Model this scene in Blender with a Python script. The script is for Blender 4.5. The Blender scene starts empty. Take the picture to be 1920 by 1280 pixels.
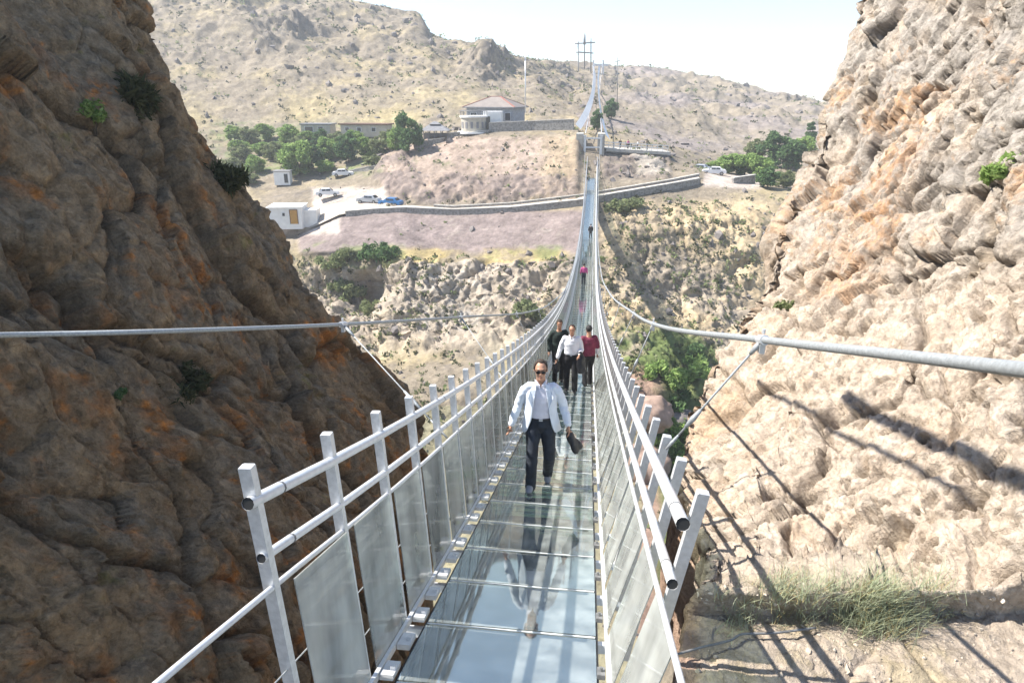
import bpy, bmesh, math, random
import numpy as np
from math import sin, cos, tan, pi, radians, sqrt, atan2
from mathutils import Vector, Matrix, Quaternion
random.seed(7); np.random.seed(7)
SC = bpy.context.scene
COL = SC.collection

# ------------------------------------------------------------------ camera, sky, sun, exposure
F = 1280.0; PITCH = radians(20.0); YAW = radians(6.7)
FW = np.array([-sin(YAW)*cos(PITCH), cos(YAW)*cos(PITCH), -sin(PITCH)])
RT = np.array([cos(YAW), sin(YAW), 0.0]); UP = np.cross(RT, FW)
cam_d = bpy.data.cameras.new('camera'); cam = bpy.data.objects.new('camera', cam_d); COL.objects.link(cam)
cam_d.sensor_width = 36; cam_d.lens = 24; cam_d.clip_start = .05; cam_d.clip_end = 5000
cam.matrix_world = Matrix(((RT[0], UP[0], -FW[0], 0), (RT[1], UP[1], -FW[1], 0), (RT[2], UP[2], -FW[2], 0), (0, 0, 0, 1)))
SC.camera = cam
SUN_EL = radians(50); SUN_AZ = radians(2)          # sun stands to the left, a little ahead
sdir = Vector((-cos(SUN_EL)*cos(SUN_AZ), cos(SUN_EL)*sin(SUN_AZ), sin(SUN_EL)))
world = bpy.data.worlds.new('World'); SC.world = world; world.use_nodes = True
wn = world.node_tree; wn.nodes.clear()
sky = wn.nodes.new('ShaderNodeTexSky'); sky.sky_type = 'NISHITA'; sky.sun_disc = False
sky.sun_elevation = SUN_EL; sky.sun_rotation = atan2(sdir.x, sdir.y)
sky.air_density = 1.0; sky.dust_density = .7; sky.ozone_density = 2.2; sky.altitude = 1300
bg = wn.nodes.new('ShaderNodeBackground'); bg.inputs[1].default_value = .085
wo = wn.nodes.new('ShaderNodeOutputWorld')
wn.links.new(sky.outputs[0], bg.inputs[0]); wn.links.new(bg.outputs[0], wo.inputs[0])
sl = bpy.data.lights.new('sun', 'SUN'); sl.energy = 4.2; sl.angle = radians(.5); sl.color = (1, .95, .87)
so = bpy.data.objects.new('sun', sl); COL.objects.link(so)
so.rotation_euler = (-sdir).to_track_quat('-Z', 'Y').to_euler(); so.location = (-30, 0, 40)
SC.view_settings.view_transform = 'Standard'; SC.view_settings.look = 'None'
SC.view_settings.gamma = 1; SC.view_settings.use_curve_mapping = False
SC.view_settings.exposure = 1.62
SC.render.engine = 'CYCLES'
SC.cycles.transparent_max_bounces = 24; SC.cycles.max_bounces = 6

# ------------------------------------------------------------------ helpers
def ray(px, py):
    return FW + RT*(px-960)/F + UP*(640-py)/F
def at(px, py, Y):
    d = ray(px, py); return d*(Y/d[1])
def at_z(px, py, z):
    d = ray(px, py); return d*(z/d[2])
def proj(V):
    V = np.asarray(V); z = V@FW
    return 960+F*(V@RT)/z, 640-F*(V@UP)/z
def deck_z(Y): return -(2.35+.33*Y-.00197*Y*Y)
def deck_slope(Y): return -(.33-.00394*Y)

def tag(o, label=None, cat=None, group=None, kind=None):
    if label: o['label'] = label
    if cat: o['category'] = cat
    if group: o['group'] = group
    if kind: o['kind'] = kind
    return o
def empty(name, loc=(0, 0, 0), rz=0, label=None, cat=None, group=None):
    o = bpy.data.objects.new(name, None); COL.objects.link(o)
    o.location = loc; o.rotation_euler = (0, 0, rz); o.empty_display_size = .3
    return tag(o, label, cat, group)
def link(name, me, parent=None, loc=None, rot=None, mat=None):
    o = bpy.data.objects.new(name, me); COL.objects.link(o)
    if parent: o.parent = parent
    if loc is not None: o.location = loc
    if rot is not None: o.rotation_euler = rot
    if mat and not me.materials: me.materials.append(mat)
    return o
def bm_mesh(bm, name, mat=None, smooth=False):
    bmesh.ops.recalc_face_normals(bm, faces=bm.faces)
    me = bpy.data.meshes.new(name); bm.to_mesh(me); bm.free()
    if mat: me.materials.append(mat)
    if smooth:
        me.polygons.foreach_set('use_smooth', [True]*len(me.polygons))
    return me
def np_mesh(name, V, Fq, mat=None, col=None, smooth=True):
    V = np.ascontiguousarray(V, dtype=np.float32).reshape(-1, 3); Fq = np.ascontiguousarray(Fq, dtype=np.int32)
    me = bpy.data.meshes.new(name); n, k = Fq.shape
    me.vertices.add(len(V)); me.vertices.foreach_set('co', V.ravel())
    me.loops.add(n*k); me.loops.foreach_set('vertex_index', Fq.ravel())
    me.polygons.add(n); me.polygons.foreach_set('loop_start', np.arange(0, n*k, k, dtype=np.int32))
    me.polygons.foreach_set('use_smooth', np.full(n, smooth))
    me.update(calc_edges=True)
    if col is not None:
        c = np.ones((len(V), 4), np.float32); c[:, :3] = np.clip(np.asarray(col).reshape(-1, 3), 0, 1)
        a = me.color_attributes.new('Col', 'FLOAT_COLOR', 'POINT'); a.data.foreach_set('color', c.ravel())
    if mat: me.materials.append(mat)
    return me
def grid_faces(n, m):
    i = np.arange(n-1)[:, None]*m+np.arange(m-1)[None, :]
    return np.stack([i, i+1, i+m+1, i+m], -1).reshape(-1, 4)
def box(bm, c, s, R=None):
    r = bmesh.ops.create_cube(bm, size=1.0)
    M = Matrix.Translation(c) @ (R.to_4x4() if R else Matrix()) @ Matrix.Diagonal((s[0], s[1], s[2], 1))
    bmesh.ops.transform(bm, matrix=M, verts=r['verts']); return r['verts']
def beam(bm, a, b, w, h=None, up=(0, 0, 1)):
    a = Vector(a); b = Vector(b); d = b-a; L = d.length
    if L < 1e-6: return
    q = d.normalized(); u = Vector(up)
    if abs(q.dot(u)) > .98: u = Vector((0, 1, 0))
    x = q.cross(u).normalized(); z = x.cross(q)
    box(bm, (a+b)/2, (w, L, h or w), Matrix((x, q, z)).transposed())
def tube(bm, pts, r, n=8, cap=True, inner=None):
    pts = [Vector(p) for p in pts]; rings = []
    rr = r if hasattr(r, '__len__') else [r]*len(pts)
    prev = None
    for i, p in enumerate(pts):
        t = (pts[min(i+1, len(pts)-1)]-pts[max(i-1, 0)]).normalized()
        if prev is None:
            u = Vector((0, 0, 1)) if abs(t.z) < .9 else Vector((1, 0, 0))
            x = t.cross(u).normalized()
        else:
            x = (prev-t*prev.dot(t)).normalized()
        prev = x; y = t.cross(x)
        rings.append([bm.verts.new(p+(x*cos(2*pi*k/n)+y*sin(2*pi*k/n))*rr[i]) for k in range(n)])
    for a, b in zip(rings, rings[1:]):
        for k in range(n): bm.faces.new((a[k], a[(k+1) % n], b[(k+1) % n], b[k]))
    if cap:
        bm.faces.new(rings[0][::-1]); bm.faces.new(rings[-1])
def ell(bm, c, r, seg=12, rings=8, R=None):
    v = bmesh.ops.create_uvsphere(bm, u_segments=seg, v_segments=rings, radius=1)['verts']
    M = Matrix.Translation(c) @ (R.to_4x4() if R else Matrix()) @ Matrix.Diagonal((r[0], r[1], r[2], 1))
    bmesh.ops.transform(bm, matrix=M, verts=v); return v

# --- vectorised noise
_rs = np.random.RandomState(3); PERM = _rs.permutation(512).astype(np.int64)
def _h(ix, iy, iz): return PERM[(PERM[(PERM[ix & 511]+iy) & 511]+iz) & 511]
_G = _rs.normal(size=(512, 3)); _G /= np.linalg.norm(_G, axis=1)[:, None]
_J = _rs.rand(512, 3)
def perlin(p):
    i = np.floor(p).astype(np.int64); f = p-i; u = f*f*f*(f*(f*6-15)+10); out = 0
    for dx in (0, 1):
        for dy in (0, 1):
            for dz in (0, 1):
                g = _G[_h(i[..., 0]+dx, i[..., 1]+dy, i[..., 2]+dz)]
                d = g[..., 0]*(f[..., 0]-dx)+g[..., 1]*(f[..., 1]-dy)+g[..., 2]*(f[..., 2]-dz)
                w = (u[..., 0] if dx else 1-u[..., 0])*(u[..., 1] if dy else 1-u[..., 1])*(u[..., 2] if dz else 1-u[..., 2])
                out = out+d*w
    return out*1.6
def fbm(p, o=4, g=.5, ridge=False):
    s = 0; a = 1; t = 0
    for k in range(o):
        n = perlin(p*(2.03**k)+k*17.3)
        if ridge: n = 1-2*np.abs(n)
        s = s+a*n; t += a; a *= g
    return s/t
def worley(p):
    i = np.floor(p).astype(np.int64); f1 = np.full(p.shape[:-1], 9.); f2 = f1.copy(); idx = np.zeros(p.shape[:-1], np.int64)
    for dx in (-1, 0, 1):
        for dy in (-1, 0, 1):
            for dz in (-1, 0, 1):
                h = _h(i[..., 0]+dx, i[..., 1]+dy, i[..., 2]+dz); j = _J[h]
                q = np.stack([i[..., 0]+dx+j[..., 0], i[..., 1]+dy+j[..., 1], i[..., 2]+dz+j[..., 2]], -1)-p
                d = np.sqrt((q*q).sum(-1))
                c = d < f1; f2 = np.where(c, f1, np.minimum(f2, d)); idx = np.where(c, h, idx); f1 = np.where(c, d, f1)
    return f1, f2, idx
def facets(p):
    """each cell a tilted plane: angular blocks; returns height, F2-F1, cell id"""
    i = np.floor(p).astype(np.int64); f1 = np.full(p.shape[:-1], 9.); f2 = f1.copy(); idx = np.zeros(p.shape[:-1], np.int64); hh = np.zeros(p.shape[:-1])
    for dx in (-1, 0, 1):
        for dy in (-1, 0, 1):
            for dz in (-1, 0, 1):
                h = _h(i[..., 0]+dx, i[..., 1]+dy, i[..., 2]+dz); j = _J[h]
                q = p-np.stack([i[..., 0]+dx+j[..., 0], i[..., 1]+dy+j[..., 1], i[..., 2]+dz+j[..., 2]], -1)
                d = np.sqrt((q*q).sum(-1)); g = (_G[h]*q).sum(-1)+(_J[h, 1]-.5)*.6
                c = d < f1; f2 = np.where(c, f1, np.minimum(f2, d)); idx = np.where(c, h, idx); hh = np.where(c, g, hh); f1 = np.where(c, d, f1)
    return hh, f2-f1, idx
def smooth01(x, a, b):
    t = np.clip((x-a)/(b-a), 0, 1); return t*t*(3-2*t)
def normals(V):
    du = np.gradient(V, axis=1); dv = np.gradient(V, axis=0)
    n = np.cross(du, dv); return n/(np.linalg.norm(n, axis=-1, keepdims=True)+1e-9)
def mixc(a, b, t): return a*(1-t[..., None])+np.array(b)*t[..., None]
def blur(V, k):
    for _ in range(k):
        W = V.copy()
        W[1:-1] = V[1:-1]*.5+(V[2:]+V[:-2])*.25; V = W
    return V

# ------------------------------------------------------------------ materials
def nodes(name):
    m = bpy.data.materials.new(name); m.use_nodes = True; nt = m.node_tree; nt.nodes.clear()
    out = nt.nodes.new('ShaderNodeOutputMaterial'); return m, nt, out
def principled(name, base, rough=.6, metal=0, var=.15, scale=8, bump=.0, bscale=40, spec=.5, trans=0):
    m, nt, out = nodes(name); N = nt.nodes; L = nt.links
    b = N.new('ShaderNodeBsdfPrincipled'); L.new(b.outputs[0], out.inputs[0])
    b.inputs['Roughness'].default_value = rough; b.inputs['Metallic'].default_value = metal
    b.inputs['Specular IOR Level'].default_value = spec
    tc = N.new('ShaderNodeTexCoord'); nz = N.new('ShaderNodeTexNoise'); nz.inputs['Scale'].default_value = scale; nz.inputs['Detail'].default_value = 6
    L.new(tc.outputs['Object'], nz.inputs['Vector'])
    mr = N.new('ShaderNodeMapRange'); mr.inputs[1].default_value = .3; mr.inputs[2].default_value = .7
    mr.inputs[3].default_value = 1-var; mr.inputs[4].default_value = 1+var
    L.new(nz.outputs[0], mr.inputs[0])
    mx = N.new('ShaderNodeMix'); mx.data_type = 'RGBA'; mx.blend_type = 'MULTIPLY'; mx.inputs[0].default_value = 1
    mx.inputs[6].default_value = (*base, 1); L.new(mr.outputs[0], mx.inputs[7]); L.new(mx.outputs[2], b.inputs['Base Color'])
    if bump:
        n2 = N.new('ShaderNodeTexNoise'); n2.inputs['Scale'].default_value = bscale; n2.inputs['Detail'].default_value = 8
        L.new(tc.outputs['Object'], n2.inputs['Vector'])
        bp = N.new('ShaderNodeBump'); bp.inputs['Strength'].default_value = bump; bp.inputs['Distance'].default_value = .02
        L.new(n2.outputs[0], bp.inputs['Height']); L.new(bp.outputs[0], b.inputs['Normal'])
    return m
def rock_mat(name, s1, s2, bdist, var=.35, strength=.8):
    """albedo from the Col attribute, broken up by noise; fine relief by bump"""
    m, nt, out = nodes(name); N = nt.nodes; L = nt.links
    b = N.new('ShaderNodeBsdfPrincipled'); L.new(b.outputs[0], out.inputs[0]); b.inputs['Roughness'].default_value = .95
    b.inputs['Specular IOR Level'].default_value = .12
    at_ = N.new('ShaderNodeAttribute'); at_.attribute_name = 'Col'
    ge = N.new('ShaderNodeNewGeometry')
    n1 = N.new('ShaderNodeTexNoise'); n1.inputs['Scale'].default_value = s1; n1.inputs['Detail'].default_value = 10; n1.inputs['Roughness'].default_value = .65
    n2 = N.new('ShaderNodeTexNoise'); n2.inputs['Scale'].default_value = s2; n2.inputs['Detail'].default_value = 8; n2.inputs['Roughness'].default_value = .7
    vo = N.new('ShaderNodeTexVoronoi'); vo.feature = 'DISTANCE_TO_EDGE'; vo.inputs['Scale'].default_value = s1*.8
    L.new(ge.outputs['Position'], n1.inputs['Vector']); L.new(ge.outputs['Position'], n2.inputs['Vector'])
    # warped voronoi cracks
    add = N.new('ShaderNodeVectorMath'); add.operation = 'MULTIPLY_ADD'; L.new(n1.outputs[1], add.inputs[0]); add.inputs[1].default_value = (2.2/s1,)*3
    L.new(ge.outputs['Position'], add.inputs[2]); L.new(add.outputs[0], vo.inputs['Vector'])
    mr = N.new('ShaderNodeMapRange'); mr.inputs[1].default_value = .32; mr.inputs[2].default_value = .68; mr.inputs[3].default_value = 1-var; mr.inputs[4].default_value = 1+var
    mr2 = N.new('ShaderNodeMapRange'); mr2.inputs[1].default_value = .32; mr2.inputs[2].default_value = .68; mr2.inputs[3].default_value = 1-var*.8; mr2.inputs[4].default_value = 1+var*.8
    L.new(n1.outputs[0], mr.inputs[0]); L.new(n2.outputs[0], mr2.inputs[0])
    mu = N.new('ShaderNodeMath'); mu.operation = 'MULTIPLY'; L.new(mr.outputs[0], mu.inputs[0]); L.new(mr2.outputs[0], mu.inputs[1])
    mx = N.new('ShaderNodeMix'); mx.data_type = 'RGBA'; mx.blend_type = 'MULTIPLY'; mx.inputs[0].default_value = 1
    L.new(at_.outputs['Color'], mx.inputs[6]); L.new(mu.outputs[0], mx.inputs[7]); L.new(mx.outputs[2], b.inputs['Base Color'])
    h = N.new('ShaderNodeMath'); h.operation = 'MULTIPLY_ADD'; L.new(n2.outputs[0], h.inputs[0]); h.inputs[1].default_value = .5; L.new(n1.outputs[0], h.inputs[2])
    cl = N.new('ShaderNodeMapRange'); cl.inputs[1].default_value = 0; cl.inputs[2].default_value = .08; cl.inputs[3].default_value = -.12; cl.inputs[4].default_value = 0
    L.new(vo.outputs['Distance'], cl.inputs[0])
    h2 = N.new('ShaderNodeMath'); h2.operation = 'ADD'; L.new(h.outputs[0], h2.inputs[0]); L.new(cl.outputs[0], h2.inputs[1])
    bp = N.new('ShaderNodeBump'); bp.inputs['Strength'].default_value = strength; bp.inputs['Distance'].default_value = bdist
    L.new(h2.outputs[0], bp.inputs['Height']); L.new(bp.outputs[0], b.inputs['Normal'])
    return m
def leaf_mat(name, c1, c2):
    m, nt, out = nodes(name); N = nt.nodes; L = nt.links
    oi = N.new('ShaderNodeNewGeometry')
    rp = N.new('ShaderNodeMix'); rp.data_type = 'RGBA'; rp.inputs[6].default_value = (*c1, 1); rp.inputs[7].default_value = (*c2, 1)
    L.new(oi.outputs['Random Per Island'], rp.inputs[0])
    d = N.new('ShaderNodeBsdfDiffuse'); t = N.new('ShaderNodeBsdfTranslucent'); mx = N.new('ShaderNodeMixShader'); mx.inputs[0].default_value = .35
    L.new(rp.outputs[2], d.inputs[0]); L.new(rp.outputs[2], t.inputs[0]); L.new(d.outputs[0], mx.inputs[1]); L.new(t.outputs[0], mx.inputs[2]); L.new(mx.outputs[0], out.inputs[0])
    return m
def glass_deck():
    m, nt, out = nodes('laminated_deck_glass'); N = nt.nodes; L = nt.links
    fr = N.new('ShaderNodeFresnel'); fr.inputs[0].default_value = 3.1
    tc = N.new('ShaderNodeNewGeometry'); nz = N.new('ShaderNodeTexNoise'); nz.inputs['Scale'].default_value = 1.1; nz.inputs['Detail'].default_value = 3
    L.new(tc.outputs['Position'], nz.inputs[0])
    bp = N.new('ShaderNodeBump'); bp.inputs['Strength'].default_value = .035; bp.inputs['Distance'].default_value = .02; L.new(nz.outputs[0], bp.inputs['Height'])
    L.new(bp.outputs[0], fr.inputs['Normal'])
    tr = N.new('ShaderNodeBsdfTransparent'); tr.inputs[0].default_value = (.66, .80, .77, 1)
    gl = N.new('ShaderNodeBsdfGlossy'); gl.inputs['Roughness'].default_value = .035; gl.inputs[0].default_value = (.92, .99, .97, 1)
    L.new(bp.outputs[0], gl.inputs['Normal'])
    du = N.new('ShaderNodeBsdfDiffuse'); du.inputs[0].default_value = (.7, .76, .74, 1)
    n2 = N.new('ShaderNodeTexNoise'); n2.inputs['Scale'].default_value = 5; n2.inputs['Detail'].default_value = 8; L.new(tc.outputs['Position'], n2.inputs[0])
    mr = N.new('ShaderNodeMapRange'); mr.inputs[1].default_value = .4; mr.inputs[2].default_value = .75; mr.inputs[3].default_value = .15; mr.inputs[4].default_value = .36
    L.new(n2.outputs[0], mr.inputs[0])
    m1 = N.new('ShaderNodeMixShader'); L.new(mr.outputs[0], m1.inputs[0]); L.new(tr.outputs[0], m1.inputs[1]); L.new(du.outputs[0], m1.inputs[2])
    m2 = N.new('ShaderNodeMixShader'); L.new(fr.outputs[0], m2.inputs[0]); L.new(m1.outputs[0], m2.inputs[1]); L.new(gl.outputs[0], m2.inputs[2])
    L.new(m2.outputs[0], out.inputs[0]); return m
def glass_side():
    m, nt, out = nodes('dusty_side_glass'); N = nt.nodes; L = nt.links
    tc = N.new('ShaderNodeNewGeometry'); n2 = N.new('ShaderNodeTexNoise'); n2.inputs['Scale'].default_value = 2.5; n2.inputs['Detail'].default_value = 8
    mp = N.new('ShaderNodeMapping'); mp.inputs['Scale'].default_value = (1, 1.2, .4); mp.inputs['Rotation'].default_value = (.7, 0, 0)
    L.new(tc.outputs['Position'], mp.inputs[0]); L.new(mp.outputs[0], n2.inputs[0])
    mr = N.new('ShaderNodeMapRange'); mr.inputs[1].default_value = .3; mr.inputs[2].default_value = .7; mr.inputs[3].default_value = .26; mr.inputs[4].default_value = .66
    L.new(n2.outputs[0], mr.inputs[0])
    tr = N.new('ShaderNodeBsdfTransparent'); tr.inputs[0].default_value = (.82, .9, .86, 1)
    du = N.new('ShaderNodeBsdfDiffuse'); du.inputs[0].default_value = (.86, .87, .83, 1)
    tl = N.new('ShaderNodeBsdfTranslucent'); tl.inputs[0].default_value = (.8, .82, .78, 1)
    md = N.new('ShaderNodeMixShader'); md.inputs[0].default_value = .35; L.new(du.outputs[0], md.inputs[1]); L.new(tl.outputs[0], md.inputs[2])
    m1 = N.new('ShaderNodeMixShader'); L.new(mr.outputs[0], m1.inputs[0]); L.new(tr.outputs[0], m1.inputs[1]); L.new(md.outputs[0], m1.inputs[2])
    gl = N.new('ShaderNodeBsdfGlossy'); gl.inputs['Roughness'].default_value = .05
    fr = N.new('ShaderNodeFresnel'); fr.inputs[0].default_value = 1.45
    m2 = N.new('ShaderNodeMixShader'); L.new(fr.outputs[0], m2.inputs[0]); L.new(m1.outputs[0], m2.inputs[1]); L.new(gl.outputs[0], m2.inputs[2])
    L.new(m2.outputs[0], out.inputs[0]); return m

M = {
 'galv': principled('galvanised_steel', (.56, .57, .58), .42, .35, .12, 30, .15, 60),
 'galv_dark': principled('weathered_steel', (.17, .17, .17), .6, .3, .3, 20, .2, 60),
 'silver': principled('silver_painted_tube', (.62, .63, .64), .38, .3, .08, 25),
 'cable': principled('steel_cable', (.33, .35, .36), .55, .35, .2, 60, .4, 300),
 'black': principled('black_rubber_and_tube_shade', (.012, .012, .012), .7),
 'white': principled('white_plaster', (.72, .71, .68), .8, 0, .08, 1.2),
 'cream': principled('cream_plaster', (.42, .38, .31), .85, 0, .15, 1.5),
 'stone': principled('grey_stone_wall', (.25, .235, .215), .9, 0, .45, 3, .5, 8),
 'stone_pale': principled('pale_stone_coping', (.42, .40, .36), .9, 0, .25, 2, .3, 8),
 'concrete': principled('concrete', (.40, .38, .34), .9, 0, .2, 2, .3, 20),
 'road': principled('dusty_pale_road', (.40, .35, .29), .95, 0, .15, .5),
 'roof_red': principled('red_brown_roof', (.30, .13, .10), .8, 0, .25, 3),
 'roof_grey': principled('grey_roof', (.19, .19, .20), .7, 0, .15, 3),
 'roof_brown': principled('brown_roof', (.14, .08, .05), .8, 0, .25, 3),
 'win': principled('dark_window', (.03, .035, .04), .15, 0, .1, 2),
 'door_or': principled('orange_wood_door', (.42, .22, .04), .6, 0, .15, 4),
 'blue_car': principled('blue_car_paint', (.03, .16, .38), .3, .1, .05, 2),
 'white_car': principled('white_car_paint', (.68, .68, .68), .3, 0, .03, 2),
 'silver_car': principled('silver_car_paint', (.42, .43, .45), .35, .3, .03, 2),
 'tyre': principled('tyre', (.015, .015, .015), .9),
 'rim': principled('wheel_rim', (.35, .35, .35), .4, .6),
 'lamp': principled('headlight', (.7, .7, .65), .2),
 'skin': principled('skin', (.40, .215, .14), .55, 0, .1, 12),
 'hair': principled('dark_brown_hair', (.035, .022, .015), .75, 0, .3, 60, .4, 200),
 'hair_black': principled('black_hair', (.012, .011, .012), .75, 0, .3, 60),
 'blazer': principled('pale_blue_blazer_cloth', (.62, .665, .73), .85, 0, .06, 10, .25, 25),
 'shirt': principled('white_shirt_cloth', (.62, .61, .68), .85, 0, .05, 10, .35, 14),
 'shirt_w': principled('white_cotton', (.68, .68, .72), .85, 0, .05, 10, .3, 14),
 'jeans': principled('dark_navy_denim', (.014, .02, .032), .85, 0, .4, 14, .4, 18),
 'trous': principled('black_trousers', (.012, .012, .015), .85, 0, .3, 14),
 'green_coat': principled('dark_green_jacket', (.014, .026, .022), .85, 0, .3, 10),
 'maroon': principled('maroon_vest', (.17, .025, .055), .85, 0, .35, 14),
 'pink': principled('pink_cloth', (.42, .06, .20), .8, 0, .1, 8),
 'shoe': principled('grey_shoe', (.17, .19, .24), .6, 0, .2, 12),
 'shoe_b': principled('black_shoe', (.02, .02, .02), .5),
 'lens': principled('sunglass_lens', (.008, .006, .006), .08, 0, 0),
 'leather': principled('black_leather', (.015, .015, .02), .4, 0, .2, 12, .2, 40),
 'lip': principled('lips', (.25, .09, .07), .6),
 'bark': principled('bark', (.10, .08, .06), .95, 0, .3, 6, .5, 20),
 'leafA': leaf_mat('fresh_green_leaves', (.14, .23, .06), (.32, .42, .15)),
 'leafB': leaf_mat('dark_green_leaves', (.065, .125, .05), (.16, .24, .10)),
 'leafC': leaf_mat('grey_green_leaves', (.14, .18, .08), (.27, .29, .15)),
 'leafD': leaf_mat('dry_grey_green_leaves', (.30, .34, .21), (.47, .50, .35)),
 'twig_dark': leaf_mat('dark_scrub_leaves', (.045, .055, .03), (.11, .115, .06)),
 'straw': leaf_mat('dry_straw', (.30, .25, .12), (.5, .42, .22)),
 'rockL': rock_mat('shaded_volcanic_rock', 3.0, 15, .16, .3, 1.0),
 'rockR': rock_mat('buff_conglomerate_rock', 5.0, 22, .07, .2, 1.0),
 'ground': rock_mat('dry_hill_ground', .35, 1.6, .45, .3, .8),
 'boulder': principled('boulder_rock', (.17, .15, .14), .95, 0, .35, 1.2, .8, 3),
 'deckglass': glass_deck(), 'sideglass': glass_side(),
}
A3 = np.array

# ------------------------------------------------------------------ valley ground and hills (one sheet)
ROWS = [ # far -> near; (px, py, Y) knots
 ([(-500, -330, 620), (290, -100, 600), (625, 60, 600), (900, 150, 600), (1060, 160, 700), (1500, 240, 700), (2400, 320, 700)], 4),
 ([(-500, -260, 300), (290, -75, 300), (560, -18, 300), (625, 1, 300), (700, 13, 300), (785, 30, 290), (805, 62, 287), (850, 80, 284), (900, 92, 282), (980, 112, 300), (1020, 118, 340), (1060, 121, 420), (1150, 127, 450), (1230, 130, 450), (1340, 147, 440), (1440, 176, 430), (1540, 197, 420), (1650, 215, 410), (2400, 280, 400)], 90),
 ([(-500, -40, 240), (290, 60, 240), (600, 95, 235), (800, 135, 228), (900, 155, 225), (1000, 168, 240), (1060, 178, 270), (1150, 182, 310), (1340, 207, 310), (1540, 228, 300), (2400, 290, 300)], 70),
 ([(-500, 200, 182), (300, 200, 180), (420, 225, 178), (600, 236, 175), (740, 240, 170), (900, 241, 162), (1080, 243, 155), (1130, 240, 165), (1250, 262, 172), (1400, 285, 178), (1520, 290, 178), (2400, 320, 178)], 40),
 ([(-500, 300, 150), (420, 300, 150), (600, 292, 149), (700, 280, 147), (745, 268, 143), (800, 262, 139), (850, 254, 138), (900, 248, 137), (1000, 245, 136), (1084, 243, 135), (1096, 268, 134), (1125, 270, 134), (1132, 276, 136), (1245, 284, 137), (1262, 292, 137), (1300, 303, 140), (1340, 318, 142), (1440, 332, 142), (1500, 338, 142), (2400, 372, 142)], 26),
 ([(-500, 350, 133), (420, 340, 135), (560, 335, 135), (640, 335, 133), (690, 330, 131), (720, 314, 129), (800, 308, 127), (900, 308, 125), (1000, 305, 124), (1080, 300, 124), (1096, 310, 124), (1130, 312, 125), (1240, 316, 127), (1262, 322, 128), (1300, 314, 130), (1350, 328, 130), (1440, 342, 128), (1480, 348, 126), (2400, 376, 126)], 36),
 ([(-500, 420, 118), (500, 378, 124), (600, 368, 123), (680, 368, 121), (715, 372, 120), (760, 385, 117), (850, 392, 115), (960, 386, 114), (1090, 371, 113), (1130, 364, 113), (1250, 343, 117), (1310, 331, 121), (1340, 332, 123), (1440, 350, 119), (1480, 358, 117), (2400, 400, 115)], 14),
 ([(-500, 480, 110), (560, 440, 112), (640, 408, 112), (700, 400, 112), (760, 397, 112), (850, 402, 111), (960, 398, 110), (1090, 383, 109), (1130, 375, 109), (1250, 353, 113), (1310, 342, 117), (1350, 345, 116), (1440, 368, 112), (1500, 380, 110), (2400, 430, 108)], 50),
 ([(-500, 520, 101), (560, 476, 101), (640, 468, 100), (740, 466, 98), (800, 488, 96.5), (900, 497, 95), (1000, 490, 95), (1090, 480, 94), (1130, 452, 98), (1200, 440, 100), (1300, 440, 102), (1440, 445, 102), (2400, 500, 100)], 70),
 ([(-500, 640, 90), (560, 570, 97), (600, 556, 99), (690, 556, 99), (735, 560, 91), (850, 570, 91), (960, 565, 90), (1060, 560, 88), (1130, 545, 90), (1250, 560, 93), (1400, 560, 95), (2400, 620, 90)], 60),
 ([(-500, 740, 80), (600, 640, 87), (740, 640, 86), (960, 625, 84), (1060, 640, 80), (1130, 620, 83), (1250, 652, 83), (1400, 665, 84), (2400, 720, 80)], 56),
 ([(-500, 800, 70), (600, 760, 69), (960, 740, 69), (1130, 740, 72), (1225, 770, 68), (1280, 742, 77), (1400, 755, 77), (2400, 800, 70)], 50),
]
def terr_rows():
    PX = np.concatenate([np.linspace(-500, 250, 30), np.linspace(262, 1560, 560), np.linspace(1580, 2400, 30)])
    base = []
    for kn, n in ROWS:
        a = np.array(kn, float); py = np.interp(PX, a[:, 0], a[:, 1]); Y = np.interp(PX, a[:, 0], a[:, 2])
        base.append((np.array([at(x, y, q) for x, y, q in zip(PX, py, Y)]), n))
    # gorge floor and near part at real heights
    for py, z, n in ((880, -38, 30), (1280, -39, 10)):
        base.append((np.array([at_z(x, py, z) for x in PX]), n))
    X = base[-1][0][:, 0]
    base.append((np.stack([X*1.2, np.full_like(X, 0), np.full_like(X, -40)], -1), 6))
    base.append((np.stack([X*2, np.full_like(X, -80), np.full_like(X, -40)], -1), 1))
    rows = []
    for (a, n), (b, _) in zip(base, base[1:]):
        for k in range(n):
            t = k/n; rows.append(a*(1-t)+b*t)
    rows.append(base[-1][0])
    V = np.array(rows); V[8:] = blur(V[8:], 3); return V
TV = terr_rows()
tpx, tpy = proj(TV)
behind = (TV@FW) < 1; tpx[behind] = 5000; tpy[behind] = 5000
def zone(x0, x1, y0, y1, s=12):
    return smooth01(tpx, x0-s, x0+s)*(1-smooth01(tpx, x1-s, x1+s))*smooth01(tpy, y0-s, y0+s)*(1-smooth01(tpy, y1-s, y1+s))
hillw = (TV[..., 1] > 158)*1.0
cliffw = zone(560, 1110, 492, 660, 14)+zone(1130, 1420, 400, 760, 25)*.6
roadrow = np.zeros(TV.shape[:2])
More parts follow.
